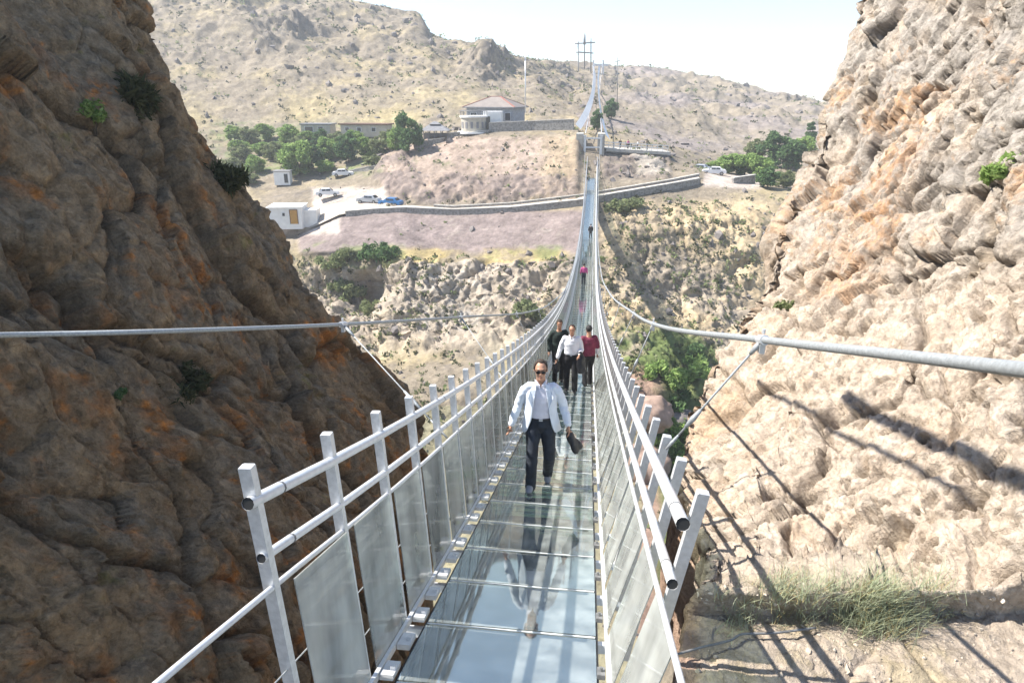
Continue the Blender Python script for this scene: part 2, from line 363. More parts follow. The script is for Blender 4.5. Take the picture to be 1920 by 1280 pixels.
def build_terrain():
    global TV, tpx, tpy
    N = normals(TV); N = np.where(N[..., 2:] < 0, -N, N)
    big = fbm(TV*.012, 4); rid = fbm(TV*.03+5, 4, .5, True); med = fbm(TV*.09, 4)
    fine = fbm(TV*.35, 4); r2 = fbm(TV*A3([.16, .16, .07]), 4, .55, True)
    f1, f2, ix = worley(TV*A3([.14, .14, .10])+fine[..., None]*.4)
    far = smooth01(TV[..., 1], 158, 250)
    d = hillw*far*(rid*4.5+big*3+np.abs(med)*2.2)+hillw*fine*.7
    gulch = fbm(A3([1, .25, .25])*TV*.05+9, 3, .5, True)
    d = d+hillw*far*gulch*2.2
    # rock outcrops of the hill
    oc = np.zeros_like(d)
    for (x, y, sx, sy, a) in ((545, 78, 42, 24, 1), (505, 108, 32, 12, .8), (740, 28, 50, 10, .8), (860, 82, 60, 14, .8), (905, 135, 40, 26, 1), (430, 30, 50, 14, .5), (650, 120, 60, 10, .35), (1000, 170, 30, 12, .3), (770, 60, 30, 15, .4), (1195, 195, 40, 12, .4), (1480, 205, 40, 8, .7), (1250, 205, 50, 10, .4)):
        oc = np.maximum(oc, a*np.exp(-((tpx-x)/sx)**2-((tpy-y)/sy)**2))
    oc = oc*(hillw > 0)*smooth01(fbm(TV*.08+3, 4)+oc*.9, .15, .5)
    d = d+oc*(2.2+3*(f2-f1)*2+fine*3)
    rw = .2+.8*smooth01(np.arange(len(TV)), 4, 44)[:, None]; d = d*np.where(hillw > 0, rw, 1)
    # gorge cliffs
    crack = np.exp(-(f2-f1)*9)
    hf, ef, _ = facets(TV*A3([.22, .22, .08])+fine[..., None]*.3)
    d = d+cliffw*(r2*1.5+fine*.6-.5*np.exp(-ef*10)+hf*.8+fbm(TV*A3([.35, .35, .07])+4, 3, .6, True)*.9)
    low = (TV[..., 1] < 108)*(1-np.clip(cliffw, 0, 1))
    d = d+low*(fine*.5+(med*.8))*smooth01(tpy, 470, 520)
    scree = zone(560, 1100, 395, 475, 6); d = d+scree*(fine*.25+gulch*.3)
    # terraced mound: gullies and pocked holes in rows
    mound = zone(715, 1084, 258, 372, 8)
    d = d+mound*(fine*.45+rid*.5)
    mrock = zone(720, 1084, 330, 385, 8)+zone(1130, 1255, 288, 335, 6)+zone(700, 780, 285, 350, 10)
    d = d+np.clip(mrock, 0, 1)*(r2*.8-crack*.6+fine*.6)
    cave = np.exp(-((tpx-700)/34)**2-((tpy-540)/42)**2); d = d-cave*3.0
    slope = zone(1130, 1440, 380, 560, 10); d = d+slope*(fine*.6+(f2-f1)*.8)
    V = TV+N*d[..., None]
    TV = V
    # ---- albedo; zone borders frayed by noise

    sx_, sy_ = tpx, tpy; jit = fbm(V*.11+60, 4, .6); jit2 = fbm(V*.11+80, 4, .6); tpx = sx_+jit*34; tpy = sy_+jit2*12
    n1 = fbm(V*.06+30, 5, .6); n2 = fbm(V*.25+11, 5, .65); n3 = fbm(V*.9+4, 4, .7)
    C = np.ones(V.shape)*A3([.215, .18, .135])
    C = mixc(C, [.30, .245, .15], smooth01(n1+n2*.5, -.05, .4))
    C = mixc(C, [.15, .132, .118], smooth01(n2+n3*.6, .12, .5)*.75)
    foot = hillw*smooth01(tpy, 165, 215)*(tpx < 1000); C = mixc(C, [.33, .27, .14], foot*smooth01(n1, -.3, .3)*.5)
    fr_ = hillw*(tpx > 1090); C = mixc(C, [.23, .195, .15], fr_*.6)
    C = mixc(C, [.22, .19, .19], fr_*smooth01(fbm(V*A3([.02, .02, .12])+2, 4), 0, .3)*.6)
    C = mixc(C, [.12, .17, .06], zone(400, 760, 235, 330, 14)*smooth01(n2, -.2, .3)*.75)
    C = mixc(C, [.10, .092, .085], np.clip(oc*1.3, 0, 1)*smooth01(n2+n3, -.5, .4))
    C = mixc(C, [.31, .24, .195], mound*.9)
    C = mixc(C, [.34, .26, .16], mound*smooth01(tpx, 1000, 1040)*.6)
    # rows of dark pocks (planting holes) dug in the mound face
    pock = ((np.abs((tpx+6*n2) % 24-12) < 3.2) & (np.abs((tpy+3*n1) % 17-8.5) < 2.4))*1.0
    C = mixc(C, [.12, .10, .06], mound*(tpx > 860)*pock*.6)
    C = mixc(C, [.15, .16, .08], mound*smooth01(n2+n3*.5, .2, .5)*.6)
    C = mixc(C, [.16, .13, .12], np.clip(mrock, 0, 1)*smooth01(r2+n3*.4, .0, .6)*.7)
    C = mixc(C, [.36, .32, .27], zone(1190, 1250, 288, 330, 8)*.8)
    C = mixc(C, [.205, .165, .155], scree*.95)
    C = mixc(C, [.30, .26, .22], scree*smooth01(n3+n2, .15, .6)*.5)
    lip = zone(770, 1110, 470, 505, 6)+zone(720, 830, 465, 500, 8); C = mixc(C, [.37, .29, .13], np.clip(lip, 0, 1)*smooth01(n2, -.35, .2)*.8)
    C = mixc(C, [.17, .2, .08], (zone(560, 760, 460, 510, 8)+zone(850, 1100, 462, 488, 6))*smooth01(n2, -.1, .3)*.7)
    cw = np.clip(cliffw, 0, 1)*(tpy > 500)
    C = mixc(C, [.34, .285, .225], cw*.9); C = mixc(C, [.36, .33, .29], cw*zone(790, 900, 500, 640, 30)*smooth01(n3+n2, -.2, .3))
    C = mixc(C, [.34, .27, .17], cw*smooth01(n1+n2, .0, .4)*.5); C = mixc(C, [.13, .12, .10], cw*smooth01(n2+n3, .3, .6)*.7)
    rs = zone(1130, 1450, 375, 640, 12)
    C = mixc(C, [.40, .315, .20], rs*smooth01(n1+.4*n2, -.45, .0)*.9); C = mixc(C, [.19, .165, .13], rs*smooth01(n2+n3, .3, .65)*.7)
    C = mixc(C, [.24, .155, .12], zone(1130, 1290, 680, 1200, 14)*.8)
    gr = zone(1130, 1350, 620, 700, 16)*smooth01(n2+n1, -.1, .3)+zone(1235, 1420, 700, 1100, 14)*.9+zone(900, 1130, 640, 760, 30)*.15
    C = mixc(C, [.075, .12, .03], np.clip(gr, 0, 1)*.85)
    lowg = (tpy > 760)*(tpy < 4000)*(tpx < 1200); C = mixc(C, [.25, .235, .15], lowg*.7)
    # the dusty road and yards
    rd = zone(690, 1320, 0, 2000, 6)*0
    tpx, tpy = sx_+jit*8, sy_+jit2*5
    yard = zone(585, 725, 352, 400, 5)+zone(1322, 1432, 326, 352, 4)+zone(470, 640, 400, 440, 6)
    C = mixc(C, [.42, .36, .31], np.clip(yard, 0, 1))
    tpx, tpy = sx_, sy_
    return V, C
TV, TC = build_terrain()
n_, m_ = TV.shape[:2]
ter = link('ground', np_mesh('ground', TV, grid_faces(n_, m_), M['ground'], TC)); tag(ter, kind='structure', label='dry hills, gorge sides and valley floor')
tpx, tpy = proj(TV); tpx[behind] = 9e4
def ground(px, py):
    q = (tpx-px)**2+(tpy-py)**2; k = np.unravel_index(np.argmin(q), q.shape); return Vector(TV[k])

# road: a strip of pale dust between its two walls
def strip(name, L, R_, mat, kind='structure', lift=.0):
    n = len(L); V = []
    for a, b in zip(L, R_): V += [a, b]
    V = np.array([list(v) for v in V]); V[:, 2] += lift
    f = [(2*i, 2*i+1, 2*i+3, 2*i+2) for i in range(n-1)]
    o = link(name, np_mesh(name, V, np.array(f), mat)); tag(o, kind=kind); return o
inner = [(560, 396, 121), (640, 384, 118), (700, 388, 117), (760, 388, 116.5), (850, 394, 114.5), (960, 388, 113.5), (1090, 373, 112.5), (1130, 366, 112.5), (1250, 346, 116.5), (1310, 334, 120)]
outer = [(560, 442, 111.5), (640, 405, 111.5), (700, 400, 111.5), (760, 397, 111.5), (850, 401, 110.5), (960, 397, 109.5), (1090, 383, 108.5), (1130, 375, 108.5), (1250, 354, 112.5), (1310, 343, 116.5)]
def lerp_path(kn, n):
    a = np.array(kn, float); t = np.linspace(a[0, 0], a[-1, 0], n)
    return [at(x, y, Y) for x, y, Y in zip(t, np.interp(t, a[:, 0], a[:, 1]), np.interp(t, a[:, 0], a[:, 2]))]
Li = lerp_path(inner, 60); Lo = lerp_path(outer, 60)
strip('road', Li, Lo, M['road'], lift=.35)
def path_wall(name, pts, th, h, mat, cop, label, lift=0, depth=1.2, cat='wall', group=None):
    t = empty(name, pts[0], label=label, cat=cat, group=group); bm = bmesh.new(); bc = bmesh.new(); o = Vector(pts[0])
    for a, b in zip(pts, pts[1:]):
        a = Vector(a)-o; b = Vector(b)-o
        u = Vector((0, 0, 1))
        beam(bm, a+u*(lift+(h-depth)/2), b+u*(lift+(h-depth)/2), th, h+depth); beam(bc, a+u*(lift+h+.06), b+u*(lift+h+.06), th+.12, .12)
    link('masonry', bm_mesh(bm, 'masonry', mat), t); link('coping', bm_mesh(bc, 'coping', cop), t); return t
path_wall('stone_parapet', Lo[7:], .4, .4, M['stone'], M['stone_pale'], 'long low stone parapet along the gorge side of the road', lift=.3, depth=.6)
path_wall('stone_parapet', Li[20:], .35, .35, M['stone'], M['stone_pale'], 'stone wall along the hill side of the road below the mound', lift=.3, depth=.6)

# ------------------------------------------------------------------ left cliff (in shade)
x0c, kz = -6.2, -.53
def left_face_x(z): return np.where(z > -11.7, x0c+kz*(z+11.7), x0c+.02*(-11.7-z))
crest = [(292, -90), (290, 0), (338, 105), (360, 165), (402, 232), (440, 300), (485, 350), (545, 425), (575, 480), (598, 550), (640, 605), (700, 640), (760, 700), (812, 768), (835, 830)]
cy, cz = [], []
for px, py in crest:
    d = ray(px-44-14*math.exp(-((py-390)/90)**2)+max(0, (py-560)*.06), py); d = d/d[1]; Y = (x0c+kz*11.7)/(d[0]-kz*d[2]); cy.append(Y); cz.append(Y*d[2])
cy, cz = np.array(cy), np.array(cz)
def build_left():
    z = np.concatenate([np.linspace(16, 9, 12)[:-1], np.linspace(9, -13, 400), np.linspace(-13.2, -42, 60)])
    Yc = np.interp(-z, -cz, cy)
    uY = np.concatenate([np.linspace(0, .35, 20)[:-1], np.linspace(.35, 1, 460)])
    ub = np.linspace(0, 1, 40)[1:]
    Yf = -8+(Yc[:, None]+8)*uY[None]; Xf = left_face_x(z)[:, None]+0*Yf; Zf = z[:, None]+0*Yf
    # concave/convex macro shape: buttresses
    r = 1.2; th = ub*pi*.55
    Xb = left_face_x(z)[:, None]-r*(1-np.cos(th))[None]-(ub**2*22)[None]; Yb = Yc[:, None]+(r*np.sin(th)*.6)[None]+(ub**2*5)[None]
    Zb = z[:, None]+0*Yb
    V = np.stack([np.concatenate([Xf, Xb], 1), np.concatenate([Yf, Yb], 1), np.concatenate([Zf, Zb], 1)], -1)
    N = normals(V); N = np.where(((N*A3([1, -.6, .2])).sum(-1, keepdims=True)) < 0, -N, N)
    sl = V@Matrix(((1, 0, 0), (0, 1, 0), (0, 0, 1)))
    q = V.copy(); q[..., 1] += .10*V[..., 2]      # shear so that joints dip towards the gorge
    w = fbm(q*.25, 3)
    S = A3([.34, .34, .12])
    big = fbm(q*A3([.13, .13, .06]), 3, .5)
    ridge = fbm(q*A3([.32, .32, .11])+w[..., None]*.5, 4, .5, True)
    w3 = np.stack([w, fbm(q*.3+50, 3), fbm(q*.3+90, 3)], -1)
    h1, e1, ix = facets(q*A3([.30, .30, .07])+w3*.35); h2, e2, iy = facets(q*A3([.95, .95, .16])+w3*.6+7); h3, e3, iz = facets(q*A3([3.6, 3.6, .85])+w3*2.0+17)
    f1 = 0; f2 = e1
    fine = fbm(V*1.3, 6, .62); med = fbm(V*A3([.7, .7, .45])+3, 3); str_ = fbm(q*A3([1.6, 1.6, .22])+5, 4, .6, True)
    ew = np.concatenate([1-.75*smooth01(uY, .93, 1), np.full(39, .25)])[None]
    h1 = h1*ew; h2 = h2*(.4+.6*ew)
    d = big*.9+ridge*.22+h1*.72+h2*.34+h3*.09-.34*np.exp(-e1*30)-.13*np.exp(-e2*26)+fine*.10+med*.08+str_*.14+fbm(V*6, 3, .6)*.04
    edge = np.ones(V.shape[1]); 
    V = V+N*d[..., None]
    n1 = fbm(q*A3([.5, .5, .22])+40, 4, .6); n2 = fbm(V*1.4+9, 5, .6); n3 = fbm(q*A3([.9, .9, .35])+70, 4, .6); n4 = fbm(V*4, 3, .6)
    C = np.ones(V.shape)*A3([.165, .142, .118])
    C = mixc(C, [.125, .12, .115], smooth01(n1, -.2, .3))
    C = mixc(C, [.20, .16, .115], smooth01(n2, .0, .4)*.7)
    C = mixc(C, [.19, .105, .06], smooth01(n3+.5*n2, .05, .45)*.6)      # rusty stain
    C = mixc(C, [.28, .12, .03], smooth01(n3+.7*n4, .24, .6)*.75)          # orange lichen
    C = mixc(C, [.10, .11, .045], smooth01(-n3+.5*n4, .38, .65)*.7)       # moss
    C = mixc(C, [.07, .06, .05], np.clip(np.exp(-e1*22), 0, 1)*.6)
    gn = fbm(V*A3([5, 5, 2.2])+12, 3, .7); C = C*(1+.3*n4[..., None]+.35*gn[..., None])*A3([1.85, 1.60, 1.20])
    return V, C
LV, LC = build_left()
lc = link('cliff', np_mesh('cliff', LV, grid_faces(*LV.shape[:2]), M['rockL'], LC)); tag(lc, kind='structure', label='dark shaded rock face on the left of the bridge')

# ------------------------------------------------------------------ right cliff (in the sun) with ledge
RR = [
 [(1640, -220, 22), (1750, -220, 19), (1920, -220, 15), (2300, -220, 11)],
 [(1608, 0, 20.5), (1700, 0, 18), (1920, 0, 13), (2300, 0, 9.5)],
 [(1574, 130, 19), (1700, 130, 16), (1920, 130, 12), (2300, 130, 9)],
 [(1556, 200, 18), (1700, 200, 15), (1920, 200, 11.2), (2300, 225, 8.5)],
 [(1500, 340, 17), (1650, 340, 14), (1920, 340, 10.2), (2300, 340, 8)],
 [(1440, 440, 16), (1600, 440, 13), (1920, 440, 9.5), (2300, 440, 7.5)],
 [(1425, 540, 15), (1600, 540, 12), (1920, 540, 8.8), (2300, 540, 7)],
 [(1352, 655, 13.2), (1500, 655, 11), (1700, 655, 9.2), (1920, 655, 8), (2300, 655, 6.4)],
 [(1280, 780, 12), (1450, 780, 9.8), (1700, 780, 8.2), (1920, 780, 7.2), (2300, 780, 6)],
 [(1274, 860, 11), (1400, 860, 9), (1700, 880, 7.4), (1920, 880, 6.5), (2300, 880, 5.6)],
 [(1300, 960, 9.2), (1400, 960, 8), (1700, 980, 6.7), (1920, 980, 5.9), (2300, 980, 5.2)],
 [(1330, 1050, 7.6), (1420, 1060, 6.7), (1700, 1075, 5.9), (1920, 1075, 5.35), (2300, 1075, 4.8)],
]
ZL = -4.45
def build_right():
    PXn = np.concatenate([np.linspace(0, .78, 470), np.linspace(.785, 1, 20)])
    rows = []
    for kn in RR:
        a = np.array(kn, float); s = a[0, 0]; x = s+(2300-s)*PXn
        rows.append(np.array([at(px, py, Y) for px, py, Y in zip(x, np.interp(x, a[:, 0], a[:, 1]), np.interp(x, a[:, 0], a[:, 2]))]))
    for py, z, s in ((1105, ZL+.35, 1318), (1150, ZL, 1290), (1290, ZL, 1262), (1500, ZL-.1, 1235)):
        x = s+(2300-s)*PXn; rows.append(np.array([at_z(px, py, z) for px in x]))
    nn = [30, 44, 30, 46, 40, 34, 44, 46, 34, 40, 44, 16, 30, 50, 24]
    V = []
    for a, b, n in zip(rows, rows[1:], nn):
        for k in range(n): t = k/n; V.append(a*(1-t)+b*t)
    V.append(rows[-1]); V = np.array(V); V = blur(V, 6)
    cum = np.cumsum([0]+nn); R = np.arange(len(V))/cum[8]
    # return columns: behind the outline the rock goes away (top) or drops into the gorge (below)
    s = np.clip(R, 0, 1)[:, None]; E = V[:, 0]
    back = []
    for k in range(1, 41):
        t = k/40
        o_up = A3([.2+9*t*t, 3*t**.6+8*t*t, -2.5*t*t]); o_dn = A3([.15+1.0*t, 2.6*t**.6, -34*t**1.6])
        back.append(E+(o_up*(1-s**2)+o_dn*s**2))
    V = np.concatenate([np.array(back[::-1]).transpose(1, 0, 2), V], 1)
    N = normals(V); N = np.where(((N*A3([-1, -.8, .35])).sum(-1, keepdims=True)) < 0, -N, N)
    px, py = proj(V)
    ledge = smooth01(np.arange(len(V)), cum[11]-4, cum[12]+6)[:, None]*np.ones(V.shape[:2])
    ledge[:, :40] *= np.linspace(0, 1, 40)[None]**2
    q = V.copy(); q[..., 0] += .25*V[..., 2]; w = fbm(q*.5, 3)
    big = fbm(q*A3([.3, .3, .22]), 3); ridge = fbm(q*A3([.9, .9, .38])+w[..., None]*.4, 4, .5, True)
    w3 = np.stack([w, fbm(q*.7+50, 3), fbm(q*.7+90, 3)], -1)
    h1, e1, ix = facets(q*A3([.55, .55, .15])+w3*.4); h2, e2, iy = facets(q*A3([1.5, 1.5, .6])+w3*.7+7); h3, e3, iz = facets(q*A3([5.2, 5.2, 3.8])+w3*2+3); f1 = 0; f2 = e1
    fine = fbm(V*3.2, 6, .66); pit = smooth01(fbm(V*A3([4.5, 4.5, 3.0])+33, 3, .6), .22, .40); rib = fbm(q*A3([2.4, 2.4, .35])+8, 3, .55, True)
    hole = smooth01(fbm(q*A3([1.1, 1.1, .6])+21, 4, .55), .28, .42)
    lowp = smooth01(py, 380, 620)
    k1, k2, _ = worley(V*4.6+w3*1.2); k3, k4, _ = worley(V*10+w3*2)
    d = big*.5+ridge*.07+h1*.28+h2*.14+h3*.04-.16*np.exp(-e1*28)-.05*np.exp(-e2*24)+fine*.06-pit*.13-k1*.035-k3*.03+rib*.03*lowp-hole*(.12+.20*lowp)
    # diagonal cleft running down-left from the top
    cl = np.abs((py-(330-(px-1620)*-.0))*1.0)
    lx = np.interp(py, [0, 130, 200, 280, 330], [1840, 1770, 1700, 1600, 1560]); cleft = np.exp(-np.abs(px-lx)/9)*(py > 150)*(py < 330)
    d = d-cleft*.35
    d = d*(1-ledge)+ledge*(fine*.05+.05*ridge+h2*.02+h3*.012-.05*np.exp(-e1*30))
    V = V+N*d[..., None]
    n1 = fbm(q*.9+40, 5, .6); n2 = fbm(V*3+9, 5, .65); n3 = fbm(q*A3([.8, .8, .5])+70, 4, .6); n4 = fbm(V*9, 3, .6)
    C = np.ones(V.shape)*A3([.44, .36, .285])
    C = mixc(C, [.52, .445, .365], smooth01(n2, -.1, .35)*.8)
    up = 1-smooth01(py, 330, 620)
    C = mixc(C, [.33, .30, .265], up*smooth01(n1, -.35, .1)*.9)
    C = mixc(C, [.42, .235, .11], up*smooth01(n3+.6*n4+.3*n2, .12, .5)*.65)
    C = mixc(C, [.36, .24, .15], smooth01(n3+n4*.5, .1, .5)*.4*(1-ledge)); C = mixc(C, [.30, .27, .235], smooth01(fbm(q*A3([1.4, 1.4, .35])+55, 4, .6)+n4*.3, .1, .45)*.5*(1-ledge))
    C = C*(1+.22*n4[..., None]+.25*fbm(V*20, 2, .6)[..., None])
    ora = np.exp(-((px-1660+(py-330)*.42)/55)**2)*(py > 150)*(py < 560); C = mixc(C, [.44, .23, .10], np.clip(ora, 0, 1)*smooth01(n2+n1*.5+n4*.4, -.3, .3)*.65)
    edge = 1-smooth01(px, 1360+(600-py)*.25, 1500+(600-py)*.25); C = mixc(C, [.42, .27, .15], edge*smooth01(n1+n4*.5, -.2, .4)*.55*(1-ledge))
    C = mixc(C, [.22, .20, .175], smooth01(n1+n4*.5, .34, .6)*.6)
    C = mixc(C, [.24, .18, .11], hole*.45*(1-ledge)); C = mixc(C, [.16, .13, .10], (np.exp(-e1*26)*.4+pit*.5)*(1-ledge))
    C = mixc(C, [.42, .35, .28], ledge*.85); C = mixc(C, [.34, .28, .17], ledge*smooth01(n2+n1, .0, .4)*.6)
    red = (1-smooth01(px, 1290, 1330))*smooth01(py, 900, 960); C = mixc(C, [.34, .2, .14], red*.6)
    return V, C
RV, RC = build_right()
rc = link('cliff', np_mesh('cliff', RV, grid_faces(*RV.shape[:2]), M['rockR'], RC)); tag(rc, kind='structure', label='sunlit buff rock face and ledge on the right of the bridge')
rpx, rpy = proj(RV); lpx, lpy = proj(LV)
bR = (RV@FW) < .5; rpx[bR] = 9e4; bL = (LV@FW) < .5; lpx[bL] = 9e4
def surf(V, X, Yp, px, py, skip=0):
    q = (X-px)**2+(Yp-py)**2
    idx = np.argsort(q.ravel())[:8]; c = V.reshape(-1, 3)[idx]; k = np.argmin(c@FW); return Vector(c[k])
def right_at(px, py): return surf(RV, rpx, rpy, px, py)
def left_at(px, py): return surf(LV, lpx, lpy, px, py)

#PART2
# ------------------------------------------------------------------ glass footbridge
bridge = empty('suspension_bridge', (-.46, 2.0, deck_z(2.0)), label='long glass-floored suspension footbridge sagging across the gorge from the camera', cat='bridge')
BO = Vector(bridge.location)
def bpt(X, Y, h=0): return Vector((X, Y, deck_z(Y)+h))-BO
def part(name, me, loc=None, rot=None, parent=None): return link(name, me, parent or bridge, loc, rot)
SP = .75; Y0 = 2.3; YE = 129.0; NS = int((YE-Y0)/SP)
XL, XR = -1.06, .14
bm = bmesh.new(); box(bm, (0, 0, 0), (XR-XL, SP-.018, .03)); bmesh.ops.bevel(bm, geom=bm.edges[:], offset=.003, segments=1); slab = bm_mesh(bm, 'glass_slab', M['deckglass'])
bm = bmesh.new(); box(bm, (0, 0, 0), (1.62, .06, .06)); xb = bm_mesh(bm, 'cross_beam', M['silver'])
bm = bmesh.new(); box(bm, (0, 0, 0), (.055, .045, 1.72)); bmesh.ops.bevel(bm, geom=bm.edges[:], offset=.005, segments=1); postL = bm_mesh(bm, 'post', M['galv'])
bm = bmesh.new(); box(bm, (0, 0, 0), (.06, .05, 1.62)); bmesh.ops.bevel(bm, geom=bm.edges[:], offset=.005, segments=1); postR = bm_mesh(bm, 'post', M['galv'])
bm = bmesh.new(); box(bm, (0, 0, 0), (XR-XL-.01, .014, .006)); seam = bm_mesh(bm, 'joint_strip', principled('pale_silicone_joint', (.6, .63, .63), .5, 0, .1, 10))
def panel_mesh(xb_, xt, q):
    bm = bmesh.new(); s = deck_slope(10)
    # panel sheared so that its long edges follow the slope (slope set per instance by rotation)
    H_ = 1.04 if xb_ == 0 else .80; v = [(xb_, -.295, -.295*q), (xb_, .34, .34*q), (xt, .34, H_+.34*q), (xt, -.295, H_-.295*q)]; off = (.006 if xb_ > 0 else -.006)
    a = [bm.verts.new(p) for p in v]; b = [bm.verts.new((p[0]+off, p[1], p[2])) for p in v]
    bm.faces.new(a); bm.faces.new(b[::-1])
    for i in range(4): bm.faces.new((a[i], a[(i+1) % 4], b[(i+1) % 4], b[i]))
    return bm_mesh(bm, 'side_glass', M['sideglass'])
def panel_for(side, Y, cache={}):
    q = round(deck_slope(Y)/.02)*.02; key = (side, q)
    if key not in cache: cache[key] = panel_mesh(*side, q)
    return cache[key]
bm = bmesh.new(); box(bm, (0, 0, 0), (.085, .17, .035)); box(bm, (.02, 0, .025), (.03, .05, .03)); clip = bm_mesh(bm, 'clamp_plate', M['silver'])
bm = bmesh.new(); box(bm, (0, 0, 0), (.05, .10, .03)); tube(bm, [(0, 0, .01), (0, 0, .04)], .012, 6); bolt = bm_mesh(bm, 'bolt_plate', M['galv_dark'])
far_posts = bmesh.new(); far_panels = bmesh.new()
for k in range(NS):
    Y = Y0+SP*k; Ym = Y+SP/2; sl_ = math.atan(deck_slope(Ym)); z = deck_z(Ym)
    part('glass_slab', slab, bpt((XL+XR)/2, Ym), (sl_, 0, 0))
    part('cross_beam', xb, bpt((XL+XR)/2, Y, -.065), (math.atan(deck_slope(Y)), 0, 0))
    if k < 150: part('joint_strip', seam, bpt((XL+XR)/2, Y, .017), (math.atan(deck_slope(Y)), 0, 0))
    if k < 145:
        part('post', postL, bpt(-1.265-.05*math.exp(-(Y-2.3)), Y, .81), (0, radians(-3), 0)); 
        if k > 0: part('post', postR, bpt(.475, Y, .66), (0, radians(9.4), 0))
        part('side_glass', panel_for((0, -.06), Ym), bpt(-1.20, Ym, .04)); part('side_glass', panel_for((.001, .20), Ym), bpt(.215, Ym, .04))
    else:
        for (x, h, l, a) in ((-1.30, .75, 1.7, -4), (.50, .66, 1.62, 9.4)): box(far_posts, bpt(x, Y, h), (.06, .05, l), Matrix.Rotation(radians(a), 3, 'Y'))
        for (xa, xt) in ((-1.195, -1.305), (.215, .465)):
            p = [bpt(xa, Y+.06, .04), bpt(xa, Y+.69, .04), bpt(xt, Y+.69, .86), bpt(xt, Y+.06, .86)]; vs = [far_panels.verts.new(q) for q in p]; far_panels.faces.new(vs)
    if k < 140:
        for j in (0, 1): part('clamp_plate', clip, bpt(-1.125, Y+.1+j*.36, .03), (sl_, 0, 0))
    if k < 100: part('bolt_plate', bolt, bpt(.168, Y+.3, .02), (sl_, 0, 0))
tag(part('post', bm_mesh(far_posts, 'far_posts', M['galv'])), kind='stuff'); tag(part('side_glass', bm_mesh(far_panels, 'far_panels', M['sideglass'])), kind='stuff')
def flare(X, Y): return X-.07*math.exp(-max(0, Y-2.3)/1.1)*(X < -1.21)
def along(X, h, y0, y1, step=.75):
    n = max(2, int((y1-y0)/step)); return [bpt(flare(X, y0+(y1-y0)*i/n), y0+(y1-y0)*i/n, h) for i in range(n+1)]
def rail(name, X, h, y0, r, mat, hole=False, n=10):
    bm = bmesh.new(); tube(bm, along(X, h, y0, YE+.8), r, n, cap=False)
    o = part(name, bm_mesh(bm, name, mat, True))
    if hole:
        bm = bmesh.new(); X0 = flare(X, y0); tube(bm, [bpt(X0, y0+.02, h), bpt(X0, y0+.004, h)], r*.97, n); part('tube_shade_disc', bm_mesh(bm, 'tube_shade_disc', M['black']), parent=o)  # black disc stands for the shade inside the open tube end
        bm = bmesh.new()
        for i in range(10):
            yy = y0+.25+i*3.0; tube(bm, [bpt(flare(X, yy), yy, h), bpt(flare(X, yy), yy+.012, h)], r*1.06, n)
        part('joint_ring', bm_mesh(bm, 'joint_ring', M['galv_dark']), parent=o)
    return o
rail('handrail', -1.275, 1.51, 2.24, .028, M['silver'], True); rail('middle_rail', -1.265, 1.235, 2.26, .022, M['silver'], True)
rail('lower_rail', -1.255, 1.075, 1.0, .014, M['silver'])
rail('handrail', .485, 1.345, 2.82, .034, M['silver'], True); rail('middle_rail', .46, 1.005, 2.80, .028, M['silver'], True)
rail('lower_rail', .425, .85, 1.2, .016, M['silver'])
for X, h in ((-1.235, .62), (-1.225, .30)): rail('wire', X, h, 1.4, .004, M['cable'], n=5)
bm = bmesh.new(); pts = along(-1.185, .035, 1.2, YE)
for a, b in zip(pts, pts[1:]): beam(bm, a, b, .025, .05)
part('glass_channel', bm_mesh(bm, 'glass_channel', M['silver']))
bm = bmesh.new(); pts = along(.21, .03, 1.2, YE)
for a, b in zip(pts, pts[1:]): beam(bm, a, b, .02, .035)
part('glass_channel', bm_mesh(bm, 'glass_channel', M['silver']))
for X in (XL-.005, XR+.005):
    bm = bmesh.new(); pts = along(X, -.01, 1.2, YE)
    for a, b in zip(pts, pts[1:]): beam(bm, a, b, .02, .03)
    part('edge_seal', bm_mesh(bm, 'edge_seal', M['black']))
for X, r in ((-.93, .035), (-.86, .03), (.06, .03)):
    bm = bmesh.new(); tube(bm, along(X, -.14, -2, YE), r, 8); part('stringer', bm_mesh(bm, 'stringer', M['galv_dark'], True))
# main cables and their hangers
def catmull(P, n=10):
    P = [Vector(p) for p in P]; out = []
    for i in range(len(P)-1):
        p0 = P[max(i-1, 0)]; p1 = P[i]; p2 = P[i+1]; p3 = P[min(i+2, len(P)-1)]
        for k in range(n):
            t = k/n; out.append(.5*((2*p1)+(p2-p0)*t+(2*p0-5*p1+4*p2-p3)*t*t+(3*p1-p0-3*p2+p3)*t**3))
    out.append(P[-1]); return out
cabR = [(2300, 735, 1.1), (1920, 693, 1.95), (1680, 665, 2.75), (1430, 637, 4.4), (1240, 612, 8), (1185, 585, 14), (1142, 548, 24), (1126, 505, 40), (1121, 440, 70), (1122, 370, 100), (1124, 300, 122), (1126, 262, 130)]
cabL = [(-400, 636, 2.6), (0, 628, 4.2), (330, 620, 5.2), (643, 608, 7.2), (870, 594, 12), (990, 585, 18), (1035, 566, 27), (1066, 530, 40), (1086, 470, 62), (1093, 410, 90), (1095, 330, 115), (1098, 262, 130)]
ctr = {}
for nm, kn in (('R', cabR), ('L', cabL)):
    W = [at(*k) for k in kn]; path = catmull([Vector(w)-BO for w in W], 8); ctr[nm] = path
    bm = bmesh.new(); tube(bm, path, .025 if nm == 'R' else .022, 10); part('main_cable', bm_mesh(bm, 'main_cable', M['cable'], True))
def on_cable(path, Y):
    for a, b in zip(path, path[1:]):
        if (a.y+BO.y) <= Y <= (b.y+BO.y):
            t = (Y-BO.y-a.y)/(b.y-a.y); return a.lerp(b, t)
